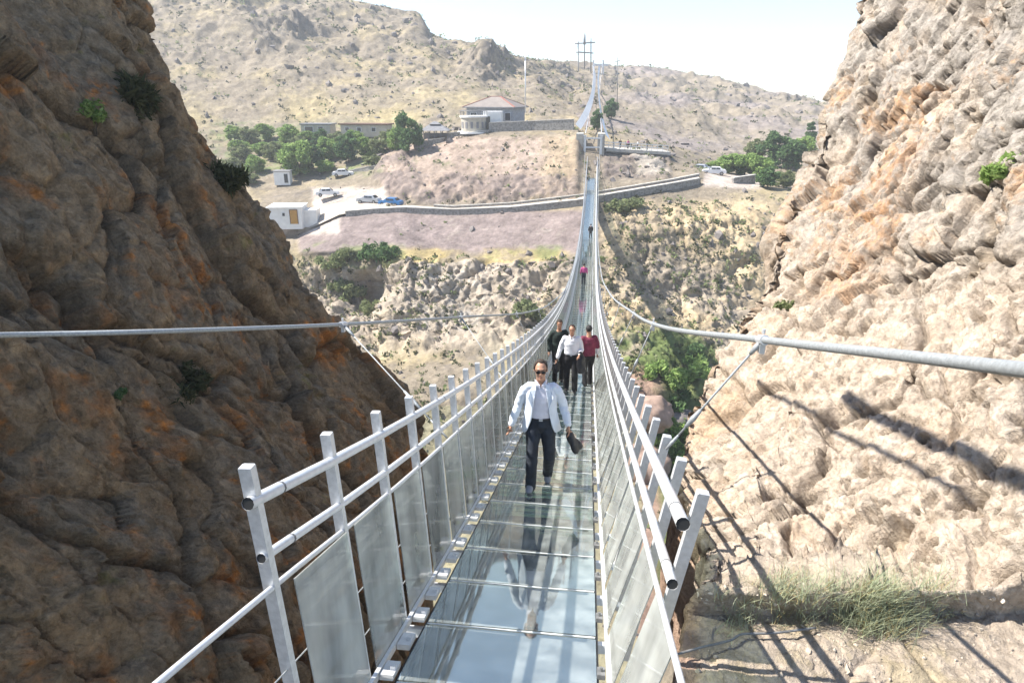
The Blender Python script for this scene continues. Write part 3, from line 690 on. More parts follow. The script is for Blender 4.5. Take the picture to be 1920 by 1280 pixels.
for nm, X, h, ys, dyy in (('R', .60, 1.36, [4.4, 8.9, 13.4, 17.9, 22.4, 26.9, 31.4, 36, 45, 54, 63, 72, 81, 90, 99, 108, 117], 0.1), ('L', -1.36, 1.0, [7.2, 11.8, 16.3, 20.8, 25.3, 29.8, 38, 47, 56, 65, 74, 83, 92, 101, 110, 119], -1.2)):
    for Y in ys:
        a = on_cable(ctr[nm], Y)
        if a is None: continue
        b = bpt(X, Y+(dyy if Y < 12 else 0), h)
        bm = bmesh.new(); tube(bm, [a, b], .008, 6); d = (b-a)
        for t0, t1, r in ((.0, .12, .02), (.62, .78, .022), (.86, 1.0, .014)): tube(bm, [a+d*t0, a+d*(t0+t1)/2, a+d*t1], [r*.6, r, r*.6], 8)
        hg = part('hanger', bm_mesh(bm, 'hanger', M['cable'], True))
        if Y < 30:
            bm = bmesh.new(); t = (on_cable(ctr[nm], Y+.1)-a).normalized(); tube(bm, [a-t*.05, a+t*.05], .035, 10); box(bm, a+Vector((0, 0, -.05)), (.035, .05, .08)); tube(bm, [a+Vector((0, 0, .045)), a+Vector((0, 0, .075))], .012, 6)
            part('cable_clamp', bm_mesh(bm, 'cable_clamp', M['galv']), parent=hg)
# end portal
for x in (-1.9, 1.05):
    bm = bmesh.new(); zb = deck_z(130)-2.2; beam(bm, Vector((x, 130, zb))-BO, Vector((x*1.0, 130, deck_z(130)+4.6))-BO, .42, .42, up=(0, 1, 0)); box(bm, Vector((x, 130, deck_z(130)+4.65))-BO, (.6, .6, .12)); part('tower_leg', bm_mesh(bm, 'tower_leg', M['silver']))
for h in (4.2, 2.6):
    bm = bmesh.new(); beam(bm, Vector((-1.7, 130, deck_z(130)+h))-BO, Vector((.85, 130, deck_z(130)+h))-BO, .25, .25); part('tower_beam', bm_mesh(bm, 'tower_beam', M['silver']))

# second suspension bridge beyond the landing
b2 = empty('suspension_bridge', at(1112, 245, 141), label='far white-railed suspension footbridge climbing the hill beyond the landing', cat='bridge'); O2 = Vector(b2.location)
def ribbon(name, kn, wpx, mat, th=.05):
    P = catmull([at(*k) for k in kn], 6); Wd = np.interp(range(len(P)), np.linspace(0, len(P)-1, len(wpx)), wpx)
    bm = bmesh.new(); L = []
    for p, w in zip(P, Wd):
        m = w*p.y/1280; L.append([bm.verts.new(p-O2+Vector(v)) for v in ((-m/2, 0, .5), (m/2, 0, -.5), (m/2, th, -.5), (-m/2, th, .5))])
    for a, b in zip(L, L[1:]):
        for i in range(4): bm.faces.new((a[i], a[(i+1) % 4], b[(i+1) % 4], b[i]))
    link(name, bm_mesh(bm, name, mat), b2); return P
PL = ribbon('deck', [(1084, 238, 139), (1094, 222, 150), (1103, 203, 170), (1110, 182, 200), (1114, 160, 240), (1115, 140, 280), (1112, 124, 325)], [10, 9, 8, 6, 5, 4.5, 4], M['white'])
PR = ribbon('side_railing', [(1140, 258, 139), (1134, 240, 148), (1128, 215, 166), (1124, 190, 195), (1122, 165, 235), (1122, 142, 280), (1124, 124, 325)], [9, 7, 5, 3.5, 3, 3, 3], M['silver'])
for kn in ([(1098, 250, 134), (1104, 215, 165), (1110, 170, 230), (1114, 116, 326)], [(1128, 250, 134), (1126, 215, 165), (1124, 170, 230), (1130, 116, 326)]):
    bm = bmesh.new(); tube(bm, [p-O2 for p in catmull([at(*k) for k in kn], 6)], .07, 6); link('main_cable', bm_mesh(bm, 'main_cable', M['silver'], True), b2)
for px in (1113, 1131):
    bm = bmesh.new(); beam(bm, Vector(at(px, 140, 326))-O2, Vector(at(px, 113, 326))-O2, .7, .7, up=(0, 1, 0)); link('tower_leg', bm_mesh(bm, 'tower_leg', M['galv']), b2)
bm = bmesh.new(); beam(bm, Vector(at(1112, 122, 326))-O2, Vector(at(1140, 122, 326))-O2, .6, .9); link('tower_beam', bm_mesh(bm, 'tower_beam', M['galv']), b2)

# ------------------------------------------------------------------ masts and pylon
def poles(name, label, cat, segs, w, mat):
    o = Vector(at(*segs[0][1])); t = empty(name, o, label=label, cat=cat)
    for nm, a, b, ww in segs:
        bm = bmesh.new(); A_ = Vector(at(*a))-o; B_ = Vector(at(*b))-o; tube(bm, [A_, B_], [ww, ww*.8], 6); link(nm, bm_mesh(bm, nm, mat, True), t)
    return t
poles('power_pylon', 'grey twin-pole power pylon standing against the sky above the far bridge', 'pylon', [('pole', (1085, 200, 332), (1084, 78, 332), .34), ('pole', (1108, 140, 332), (1108, 72, 332), .34), ('pole', (1096, 130, 332), (1096, 63, 332), .30), ('insulator', (1096, 84, 331.5), (1096, 66, 331.5), .62), ('crossarm', (1078, 82, 332), (1116, 80, 332), .34), ('crossarm', (1080, 98, 332), (1113, 100, 332), .34)], .3, M['galv_dark'])
poles('lamp_mast', 'tall pale mast with a short crossarm beside the villa', 'mast', [('pole', (985, 212, 138), (985, 104, 138), .13), ('crossarm', (977, 104, 138), (992, 104, 138), .08), ('floodlight', (979, 106, 138), (981, 106, 138), .16), ('floodlight', (989, 106, 138), (991, 106, 138), .16)], .1, M['silver'])
poles('utility_pole', 'thin dark pole right of the far footbridge behind the dark tree', 'pole', [('pole', (1157, 205, 152), (1158, 108, 152), .10), ('crossarm', (1153, 116, 152), (1163, 114, 152), .07)], .1, M['galv_dark'])

# ------------------------------------------------------------------ buildings, walls
def wall_path(kn, **k): return path_wall('stone_wall', [at(*q) for q in kn], mat=M['stone'], cop=M['stone_pale'], **k)
wall_path([(918, 252, 137.5), (1000, 249, 137), (1076, 246, 135.5)], th=.6, h=2.1, lift=0, depth=2.4, label='long grey stone terrace wall topping the mound, right of the round pavilion')
wall_path([(842, 259, 137), (880, 256, 137), (918, 254, 137)], th=.5, h=.9, label='low grey wall below the white round pavilion', depth=2.0)
wall_path([(778, 278, 134.5), (805, 272, 135), (834, 268, 136)], th=.5, h=.9, label='short grey wall in front of the dark gazebo', depth=2.4)
wall_path([(650, 326, 136), (690, 318, 134), (728, 312, 132)], th=.4, h=.5, label='low brown garden wall left of the mound above the parked blue car', depth=1.4)
wall_path([(628, 358, 128), (665, 350, 129), (700, 344, 129)], th=.4, h=.5, label='low curving wall behind the white parked car on the road', depth=1.2)
wall_path([(1374, 342, 119), (1415, 336, 121)], th=.5, h=.7, label='short grey wall at the edge of the pale car park on the right', depth=1.6)
def windows(t, rects, y, mat=M['win']):
    for (x0, x1, z0, z1) in rects:
        bm = bmesh.new(); w = .08
        for (c, s) in (((x0, (z0+z1)/2), (w, z1-z0+w)), ((x1, (z0+z1)/2), (w, z1-z0+w)), (((x0+x1)/2, z0), (x1-x0-w, w)), (((x0+x1)/2, z1), (x1-x0-w, w))):
            box(bm, (c[0], y-.05, c[1]), (s[0], .12, s[1]))
        f = link('window', bm_mesh(bm, 'window', M['silver']), t); bm = bmesh.new(); box(bm, ((x0+x1)/2, y-.012, (z0+z1)/2), (x1-x0-w, .03, z1-z0-w)); link('pane', bm_mesh(bm, 'pane', mat), f)
def hip(bm, w, d, z, h, ov=.4, rid=.35):
    a = [(-w/2-ov, -d/2-ov, z), (w/2+ov, -d/2-ov, z), (w/2+ov, d/2+ov, z), (-w/2-ov, d/2+ov, z)]; r = [(-w*rid/2, 0, z+h), (w*rid/2, 0, z+h)]
    v = [bm.verts.new(p) for p in a]; q = [bm.verts.new(p) for p in r]
    for f in ((v[0], v[1], q[1], q[0]), (v[1], v[2], q[1]), (v[2], v[3], q[0], q[1]), (v[3], v[0], q[0]), (v[3], v[2], v[1], v[0])): bm.faces.new(f)
# villa
p = Vector(at(930, 238, 148)); t = empty('villa', p, radians(-14), 'grey villa with a red-edged hipped roof above the terrace wall', 'house')
bm = bmesh.new(); box(bm, (0, 0, 1.2), (10.2, 7, 5.4)); link('wall', bm_mesh(bm, 'wall', principled('villa_stone', (.30, .31, .33), .85, 0, .2, 2)), t)
bm = bmesh.new(); hip(bm, 10.2, 7, 4.0, 2.0, .6, .2); rf = link('roof', bm_mesh(bm, 'roof', principled('weathered_roof_sheet', (.20, .17, .15), .7, 0, .15, 1)), t)
bm = bmesh.new()
for a, b in (((-5.7, -4.1, 4), (-1, 0, 6)), ((5.7, -4.1, 4), (1, 0, 6)), ((-1, 0, 6), (1, 0, 6)), ((5.7, 4.1, 4), (1, 0, 6))): beam(bm, a, b, .35, .12)
link('ridge_tiles', bm_mesh(bm, 'ridge_tiles', M['roof_red']), rf)
bm = bmesh.new()
for a, b in (((-5.7, -4.1), (5.7, -4.1)), ((5.7, -4.1), (5.7, 4.1)), ((-5.7, -4.1), (-5.7, 4.1))): beam(bm, (*a, 3.9), (*b, 3.9), .12, .2)
link('fascia', bm_mesh(bm, 'fascia', M['roof_grey']), rf)
windows(t, [(-4.2, -2.8, 1.4, 2.9), (-1.6, .0, 1.2, 3.2), (1.2, 2.6, 1.4, 2.9), (3.4, 4.6, 1.4, 2.9)], -3.5)
# round pavilion
p = Vector(at(889, 250, 139)); t = empty('round_pavilion', p, 0, 'low white round pavilion with a roof rail, left of the long stone wall', 'pavilion')
bm = bmesh.new(); tube(bm, [(0, 0, .3), (0, 0, 3.0)], 2.5, 28); link('wall', bm_mesh(bm, 'wall', M['cream']), t)
bm = bmesh.new(); tube(bm, [(0, 0, 0), (0, 0, .35)], 3.3, 28); link('base', bm_mesh(bm, 'base', M['white']), t)
bm = bmesh.new(); tube(bm, [(0, 0, 3.0), (0, 0, 3.3)], 2.75, 28); rf = link('roof', bm_mesh(bm, 'roof', M['white']), t)
for k in range(14):
    a = 2*pi*k/14; bm = bmesh.new(); tube(bm, [(2.6*cos(a), 2.6*sin(a), 3.3), (2.6*cos(a), 2.6*sin(a), 4.2)], .05, 5); link('baluster', bm_mesh(bm, 'baluster', M['galv_dark']), rf)
bm = bmesh.new(); tube(bm, [(2.6*cos(2*pi*k/28), 2.6*sin(2*pi*k/28), 4.2) for k in range(29)], .05, 5); link('top_rail', bm_mesh(bm, 'top_rail', M['galv_dark']), rf)
for k in range(7):
    a = pi+pi*(k+.5)/7; bm = bmesh.new(); box(bm, (2.5*cos(a), 2.5*sin(a), 1.6), (.5, .08, 1.2), Matrix.Rotation(a+pi/2, 3, 'Z')); link('window', bm_mesh(bm, 'window', M['roof_grey']), t)
# annexe between pavilion and villa
p = Vector(at(925, 247, 140.5)); t = empty('annexe', p, 0, 'small white annexe with a dark doorway between pavilion and villa', 'building')
bm = bmesh.new(); box(bm, (0, 0, 1.9), (3.6, 3, 3.9)); link('wall', bm_mesh(bm, 'wall', M['white']), t)
bm = bmesh.new(); box(bm, (-1.0, -1.53, 1.6), (1.2, .08, 2.6)); link('door', bm_mesh(bm, 'door', M['win']), t)
# gazebo
p = Vector(at(817, 270, 138)); t = empty('gazebo', p, radians(8), 'dark hip-roofed gazebo on posts beside the big green tree', 'gazebo')
bm = bmesh.new(); hip(bm, 5.2, 4.4, 2.6, 1.3, .3, .3); link('roof', bm_mesh(bm, 'roof', M['roof_grey']), t)
bm = bmesh.new(); hip(bm, 2, 1.6, 3.75, .5, .1, .3); link('roof_lantern', bm_mesh(bm, 'roof_lantern', M['roof_grey']), t)
for x in (-2.5, -1.25, 0, 1.25, 2.5):
    for y in (-2.1, 2.1):
        bm = bmesh.new(); box(bm, (x, y, 1.3), (.16, .16, 2.6)); link('post', bm_mesh(bm, 'post', M['roof_grey']), t)
bm = bmesh.new(); box(bm, (0, 0, -.1), (5.8, 5, .3)); link('floor_slab', bm_mesh(bm, 'floor_slab', M['white']), t)
bm = bmesh.new(); box(bm, (0, 1.6, 1.0), (4.8, .1, 2)); link('back_wall', bm_mesh(bm, 'back_wall', M['roof_grey']), t)
# low house behind orchard
p = Vector(at(688, 250, 160)); t = empty('long_house', p, radians(-4), 'long low pale house with a flat brown roof behind the orchard', 'house')
bm = bmesh.new(); box(bm, (0, 0, .6), (11, 4, 2.6)); link('wall', bm_mesh(bm, 'wall', M['cream']), t)
bm = bmesh.new(); box(bm, (0, 0, 2.05), (11.8, 4.8, .3)); link('roof', bm_mesh(bm, 'roof', M['roof_brown']), t)
windows(t, [(-4.4, -3.4, .5, 1.4), (-1.5, -.5, .5, 1.4), (2, 3, .5, 1.4)], -2.0)
p = Vector(at(598, 249, 162)); t = empty('low_house', p, radians(3), 'small flat-roofed house with a dark opening at the foot of the hill', 'house')
bm = bmesh.new(); box(bm, (0, 0, .7), (7, 4, 2.4)); link('wall', bm_mesh(bm, 'wall', M['cream']), t)
bm = bmesh.new(); box(bm, (0, 0, 2.0), (7.6, 4.6, .25)); link('roof', bm_mesh(bm, 'roof', M['roof_grey']), t)
windows(t, [(-2.6, -.6, .4, 1.5), (.6, 1.8, .4, 1.5)], -2.0)
# white house by the road
g = Vector(at(548, 411, 112.5)); t = empty('white_house', g, radians(10), 'whitewashed flat-roofed hut with an orange door beside the road', 'house')
bm = bmesh.new(); box(bm, (-.6, 0, .5), (5.6, 4.6, 3.6)); bmesh.ops.bevel(bm, geom=bm.edges[:], offset=.12, segments=2); link('wall', bm_mesh(bm, 'wall', M['white']), t)
bm = bmesh.new(); box(bm, (-.6, 0, 2.36), (5.9, 5, .14)); bmesh.ops.bevel(bm, geom=bm.edges[:], offset=.06, segments=2); link('roof', bm_mesh(bm, 'roof', M['white']), t)
bm = bmesh.new(); box(bm, (.9, -2.33, .75), (1.15, .1, 2.3)); dr = link('door', bm_mesh(bm, 'door', M['door_or']), t)
bm = bmesh.new(); box(bm, (.9, -2.33, 1.96), (1.35, .14, .12)); box(bm, (.26, -2.33, .75), (.1, .14, 2.3)); box(bm, (1.54, -2.33, .75), (.1, .14, 2.3)); link('frame', bm_mesh(bm, 'frame', M['roof_brown']), dr)
windows(t, [(-1.0, -.5, .9, 1.5)], -2.3)
bm = bmesh.new(); box(bm, (3.3, .6, .2), (2.2, 3.0, 2.9)); link('side_room', bm_mesh(bm, 'side_room', M['white']), t)
g = Vector(at(532, 342, 132)); t = empty('white_shed', g, radians(12), 'tiny white shed below the orchard trees on the left', 'shed')
bm = bmesh.new(); box(bm, (0, 0, .9), (3.0, 2.4, 2.6)); link('wall', bm_mesh(bm, 'wall', M['white']), t)
bm = bmesh.new(); box(bm, (0, 0, 2.26), (3.3, 2.7, .14)); link('roof', bm_mesh(bm, 'roof', M['roof_grey']), t)
bm = bmesh.new(); box(bm, (.8, -1.23, .9), (.7, .06, 1.7)); link('door', bm_mesh(bm, 'door', M['win']), t)
# viewing platform right of the portal
t = empty('viewing_platform', at(1190, 290, 133), 0, 'concrete viewing platform with white railing right of the bridge end', 'platform'); o = Vector(t.location)
A_ = Vector(at(1131, 281, 132))-o; B_ = Vector(at(1252, 288, 134))-o
bm = bmesh.new(); d = Vector((0, 3, 0)); beam(bm, A_+d, B_+d, 6.5, .55); link('slab', bm_mesh(bm, 'slab', M['concrete']), t)
bm = bmesh.new(); beam(bm, A_+Vector((0, .6, -.75)), B_+Vector((0, .6, -.75)), .5, .8); link('edge_beam', bm_mesh(bm, 'edge_beam', M['roof_grey']), t)
for k in range(13):
    q = A_.lerp(B_, k/12); bm = bmesh.new(); box(bm, q+Vector((0, .1, .85)), (.1, .1, 1.2)); link('railing_post', bm_mesh(bm, 'railing_post', M['silver']), t)
for h in (1.4, .9):
    bm = bmesh.new(); beam(bm, A_+Vector((0, .1, h)), B_+Vector((0, .1, h)), .1, .12); link('railing', bm_mesh(bm, 'railing', M['silver']), t)
for k in (0.02, .35, .68, .98):
    q = A_.lerp(B_, k); bm = bmesh.new(); box(bm, q+Vector((0, 1.2, -2.0)), (.6, .6, 3.4)); link('pillar', bm_mesh(bm, 'pillar', M['concrete']), t)
t = empty('abutment', at(1110, 292, 131), 0, 'grey concrete abutment block carrying the far end of the bridge', 'abutment'); o = Vector(t.location)
for x in (-2.35, 1.55):
    bm = bmesh.new(); box(bm, (x, 1.5, 1.2), (1.3, 4, 5.4)); link('side_wall', bm_mesh(bm, 'side_wall', M['concrete']), t)
bm = bmesh.new(); box(bm, (-.4, .9, -2.2), (2.6, 3, 3.0)); link('pier', bm_mesh(bm, 'pier', M['concrete']), t)

# ------------------------------------------------------------------ cars
def car(px, py, Y, rz, paint, label):
    t = empty('parked_car', at(px, py, Y), rz, label, 'car', 'cars parked beyond the gorge')
    prof = [(-2.1, .35), (-2.1, .8), (-1.95, .95), (-1.5, 1.0), (-1.0, 1.42), (.35, 1.45), (.95, 1.0), (1.9, .88), (2.1, .65), (2.1, .35)]
    bm = bmesh.new()
    L = [bm.verts.new((x, -.82+(.14 if z > 1.2 else 0), z)) for x, z in prof]; R_ = [bm.verts.new((x, .82-(.14 if z > 1.2 else 0), z)) for x, z in prof]
    bm.faces.new(L); bm.faces.new(R_[::-1]); n = len(prof)
    for i in range(n): bm.faces.new((L[i], L[(i+1) % n], R_[(i+1) % n], R_[i]))
    bmesh.ops.bevel(bm, geom=bm.edges[:], offset=.05, segments=2); link('body', bm_mesh(bm, 'body', paint), t)
    for nm, v in (('windscreen', [(.42, -.6, 1.41), (.42, .6, 1.41), (.93, .66, 1.04), (.93, -.66, 1.04)]), ('rear_window', [(-1.05, -.6, 1.39), (-1.05, .6, 1.39), (-1.46, .66, 1.04), (-1.46, -.66, 1.04)])):
        bm = bmesh.new(); s = .05 if nm[0] == 'w' else -.05; vs = [bm.verts.new((a+s, b, c+.03)) for a, b, c in v]; f = bm.faces.new(vs); r = bmesh.ops.extrude_face_region(bm, geom=[f]); bmesh.ops.translate(bm, vec=(0, 0, .01), verts=[e for e in r['geom'] if isinstance(e, bmesh.types.BMVert)]); link(nm, bm_mesh(bm, nm, M['win']), t)
    for s in (-1, 1):
        for x0, x1 in ((-.95, -.3), (-.22, .5)):
            bm = bmesh.new(); box(bm, ((x0+x1)/2, s*.78, 1.2), (x1-x0, .06, .3), Matrix.Rotation(s*.28, 3, 'X')); link('side_window', bm_mesh(bm, 'side_window', M['win']), t)
        bm = bmesh.new(); box(bm, (2.08, s*.6, .72), (.08, .3, .14)); link('headlight', bm_mesh(bm, 'headlight', M['lamp']), t)
        for x in (-1.3, 1.3):
            bm = bmesh.new(); tube(bm, [(x, s*.72, .33), (x, s*.88, .33)], .33, 14); w = link('wheel', bm_mesh(bm, 'wheel', M['tyre']), t)
            bm = bmesh.new(); tube(bm, [(x, s*.87, .33), (x, s*.895, .33)], .19, 10); link('rim', bm_mesh(bm, 'rim', M['rim']), w)
    return t
CARS = [(615, 368, 121.5, radians(20), M['white_car'], 'white car parked at the road corner right of the whitewashed hut'),
        (692, 381, 118.2, radians(172), M['silver_car'], 'silver car parked just left of the bright blue car'),
        (733, 386, 117.2, radians(168), M['blue_car'], 'bright blue car parked at the foot of the mound'),
        (644, 331, 134, radians(15), M['white_car'], 'small white car half hidden in the orchard below the trees'),
        (1310, 323, 133, radians(160), M['silver_car'], 'grey car at the left edge of the car park on the right'),
        (1338, 328, 129, radians(175), M['white_car'], 'white car in the pale car park beside the green bushes')]
for c in CARS: car(*c)
# ------------------------------------------------------------------ people
def remeshed(name, bm, vox, mat, smooth=6, parent=None, extra=None):
    me = bpy.data.meshes.new('tmp'); bmesh.ops.recalc_face_normals(bm, faces=bm.faces); bm.to_mesh(me); bm.free()
    ob = bpy.data.objects.new('tmp', me); COL.objects.link(ob)
    r = ob.modifiers.new('r', 'REMESH'); r.mode = 'VOXEL'; r.voxel_size = vox; r.use_smooth_shade = True
    s = ob.modifiers.new('s', 'SMOOTH'); s.factor = .5; s.iterations = smooth
    dg = bpy.context.evaluated_depsgraph_get(); out = bpy.data.meshes.new_from_object(ob.evaluated_get(dg)); out.name = name
    bpy.data.objects.remove(ob); bpy.data.meshes.remove(me)
    if extra:
        b2_ = bmesh.new(); b2_.from_mesh(out); extra(b2_); b2_.to_mesh(out); b2_.free()
    out.materials.clear(); out.materials.append(mat); out.polygons.foreach_set('use_smooth', [True]*len(out.polygons))
    return link(name, out, parent)
def limb(bm, pts, rad, n=12, side=(1, 0, 0), caps=True):
    """closed tapered tube with elliptical sections; rad = [(across, depth)]; rounded ends"""
    P_ = [Vector(p) for p in pts]; rings = []
    for i, p in enumerate(P_):
        t = (P_[min(i+1, len(P_)-1)]-P_[max(i-1, 0)]).normalized(); s = Vector(side); s = (s-t*s.dot(t)).normalized(); y = t.cross(s)
        a, b = rad[i] if hasattr(rad[i], '__len__') else (rad[i], rad[i])
        rings.append([bm.verts.new(p+s*a*cos(2*pi*k/n)+y*b*sin(2*pi*k/n)) for k in range(n)])
    for a, b in zip(rings, rings[1:]):
        for k in range(n): bm.faces.new((a[k], a[(k+1) % n], b[(k+1) % n], b[k]))
    bm.faces.new(rings[0][::-1]); bm.faces.new(rings[-1])
    for p, r in ((P_[0], rad[0]), (P_[-1], rad[-1])) if caps else ():
        a, b = r if hasattr(r, '__len__') else (r, r); ell(bm, p, (a*.96, b*.96, min(a, b)*.96), 10, 6)
def V3(*a): return Vector(a)
def hand(bm, w, d, side, curl=.6, s=1.0):
    """palm + four bent fingers + thumb; w wrist, d direction of the hand, side = palm width direction"""
    d = Vector(d).normalized(); s_ = Vector(side); s_ = (s_-d*s_.dot(d)).normalized(); nrm = d.cross(s_)
    w = Vector(w); pe = w+d*.085*s
    limb(bm, [w, w+d*.045*s, pe], [(.026*s, .017*s), (.038*s, .017*s), (.040*s, .014*s)], 10, s_)
    for i, (o, L) in enumerate(((-.030, .060), (-.010, .072), (.010, .068), (.029, .054))):
        a = pe+s_*o*s-d*.012*s; dd = d; pts = [a]; q = a
        for j, f in enumerate((.45, .32, .25)):
            dd = (dd+nrm*curl*(.35+.3*j)).normalized(); q = q+dd*L*f*s*1.15; pts.append(q.copy())
        limb(bm, pts, [.0085*s, .008*s, .0075*s, .0065*s], 7, s_)
    a = w+d*.03*s-s_*.03*s; limb(bm, [a, a+(d*.5-s_*.6+nrm*.4).normalized()*.035*s, a+(d*.9-s_*.45+nrm*.6).normalized()*.068*s], [.012*s, .0105*s, .008*s], 8, s_)
def person(loc, rz, label, J, look, group='people walking on the glass bridge', vox=.012, cloth=None, lod=1):
    t = empty('person', loc, rz, label, 'person', group)
    # ---- body, one skin surface (figure faces -Y)
    bm = bmesh.new(); hd = V3(*J['head']); nk = V3(*J['neck']); ch = V3(*J['chest']); pv = V3(*J['pelvis'])
    limb(bm, [pv, pv.lerp(ch, .45), ch, ch.lerp(nk, .6)], [(.155, .10), (.14, .09), (.165, .10), (.12, .07)], 16)
    limb(bm, [ch.lerp(nk, .6), nk, hd-V3(0, 0, .05)], [.07, .056, .055], 12)
    R = Matrix.Rotation(J.get('turn', 0), 3, 'Z') @ Matrix.Rotation(J.get('nod', 0), 3, 'X')
    def H(x, y, z): return hd+R @ V3(x, y, z)
    ell(bm, H(0, .008, .03), (.076, .094, .088), 18, 12, R); limb(bm, [H(0, -.018, .0), H(0, -.035, -.055), H(0, -.045, -.092)], [(.066, .06), (.056, .045), (.032, .026)], 12)
    limb(bm, [H(0, -.082, .03), H(0, -.103, -.008), H(0, -.1, -.02)], [(.010, .010), (.014, .015), (.017, .010)], 8)      # nose
    ell(bm, H(0, -.078, .048), (.055, .018, .012), 10, 6, R); ell(bm, H(0, -.078, -.05), (.024, .018, .012), 10, 6, R); ell(bm, H(0, -.072, -.09), (.022, .02, .016), 10, 6, R)
    for s in (-1, 1):
        ell(bm, H(s*.076, .01, .0), (.010, .018, .032), 8, 6, R); ell(bm, H(s*.042, -.062, -.012), (.022, .02, .018), 8, 6, R)
        k = 'L' if s > 0 else 'R'
        hp = pv+V3(s*.09, 0, -.03); kn = V3(*J['knee'+k]); an = V3(*J['ank'+k])
        limb(bm, [hp, hp.lerp(kn, .5), kn, kn.lerp(an, .35), an], [(.085, .09), (.072, .075), .055, .05, .036], 12)
        td = V3(*J.get('toe'+k, (an.x, an.y-.14, an.z-.06))); limb(bm, [an+V3(0, .02, -.03), an.lerp(td, .5)+V3(0, 0, -.01), an.lerp(td, .8)], [.028, .026, .016], 8)
        sh = V3(*J['sh'+k]); el = V3(*J['el'+k]); wr = V3(*J['wr'+k])
        sq = sh+V3(-s*.035, 0, -.035); limb(bm, [ch.lerp(nk, .2), sq], [.055, .036], 10, (0, 1, 0)); limb(bm, [sq, sh.lerp(el, .5), el, el.lerp(wr, .35), wr], [.034, .036, .034, .033, .026], 12)
    def fing(b):
        for s in (-1, 1):
            k = 'L' if s > 0 else 'R'; el = V3(*J['el'+k]); wr = V3(*J['wr'+k]); d = (wr-el).normalized()*.6+V3(0, 0, -.4)
            hand(b, wr, d, (0, 1*s if False else -1, 0), J.get('curl'+k, .5))
    body = remeshed('body', bm, vox, M['skin'], 3, t, fing)
    # ---- face parts
    bm = bmesh.new(); limb(bm, [H(-.020, -.088, -.052), H(0, -.096, -.053), H(.020, -.088, -.052)], [(.004, .005)]*3, 6, (0, 0, 1)); link('mouth', bm_mesh(bm, 'mouth', M['lip'], True), body)
    if look.get('glasses'):
        bm = bmesh.new()
        for s in (-1, 1): ell(bm, H(s*.031, -.094, .018), (.029, .007, .020), 14, 8, R); beam(bm, H(s*.058, -.088, .024), H(s*.078, .01, .022), .004, .008)
        beam(bm, H(-.01, -.100, .022), H(.01, -.100, .022), .006, .005); link('sunglasses', bm_mesh(bm, 'sunglasses', M['lens'], True), t)
    else:
        for s in (-1, 1):
            bm = bmesh.new(); ell(bm, H(s*.030, -.083, .016), (.011, .007, .006), 8, 6, R); link('eye', bm_mesh(bm, 'eye', M['hair_black'], True), body)
    for s in (-1, 1):
        bm = bmesh.new(); limb(bm, [H(s*.012, -.096, .046), H(s*.03, -.095, .052), H(s*.052, -.084, .046)], [.0045, .005, .003], 6); link('eyebrow', bm_mesh(bm, 'eyebrow', M['hair']), body)
    # ---- hair: cap over the skull, cut away at the face
    bm = bmesh.new(); ell(bm, H(0, .014, .038), (.085, .100, .094), 28, 20, R)
    Ri = R.inverted(); rec = look.get('recede', 0)
    for v in list(bm.verts):
        l = Ri @ (v.co-hd); front = -.045+rec*.055*(1-abs(l.x)/.09)
        if (l.y < front and l.z < .085+rec*.03) or l.z < -.03+.02*(l.y < .0) or (l.y < -.03 and l.z < .03): bm.verts.remove(v)
    for v in bm.verts: v.co += (v.co-hd).normalized()*.004*random.uniform(-1, 1)
    me = bm_mesh(bm, 'hair', look.get('hair', M['hair']), True); h = link('hair', me, t); sm = h.modifiers.new('s', 'SOLIDIFY'); sm.thickness = .012; sm.offset = -1
    # ---- trousers
    bm = bmesh.new(); w = look.get('wide', 1)
    limb(bm, [pv+V3(0, 0, -.06), pv+V3(0, 0, .03), pv+V3(0, 0, .075)], [(.175, .125), (.172, .122), (.160, .115)], 18)
    for s in (-1, 1):
        k = 'L' if s > 0 else 'R'; hp = pv+V3(s*.088, 0, -.05); kn = V3(*J['knee'+k]); an = V3(*J['ank'+k])
        limb(bm, [hp, hp.lerp(kn, .35), hp.lerp(kn, .7), kn, kn.lerp(an, .3), kn.lerp(an, .7), an+V3(0, .0, -.035)], [(.100*w, .11), (.094*w, .10), (.080*w, .085), (.074*w, .078), (.074*w, .078), (.068*w, .072), (.068*w, .078)], 14)
    def wrinkle(b):
        for v in b.verts:
            c = v.co; q = np.array([c.x*9+loc[1], c.y*9, c.z*16]); v.co = c+v.normal*float(perlin(q[None])[0])*.006
        for v in b.verts: pass
    remeshed('trousers', bm, vox*1.1, look['trousers'], 3, t, wrinkle)
    # ---- shoes
    for s in (-1, 1):
        k = 'L' if s > 0 else 'R'; an = V3(*J['ank'+k]); td = V3(*J.get('toe'+k, (an.x, an.y-.17, an.z-.055))); hl = an+V3(0, .045, -.045)
        bm = bmesh.new(); limb(bm, [hl, hl.lerp(td, .35)+V3(0, 0, .012), hl.lerp(td, .75)+V3(0, 0, .004), td], [(.04, .045), (.043, .05), (.048, .036), (.036, .022)], 12); limb(bm, [an+V3(0, 0, .02), an+V3(0, 0, -.03)], [.046, .044], 10)
        remeshed('shoe', bm, vox, look.get('shoes', M['shoe_b']), 2, t)
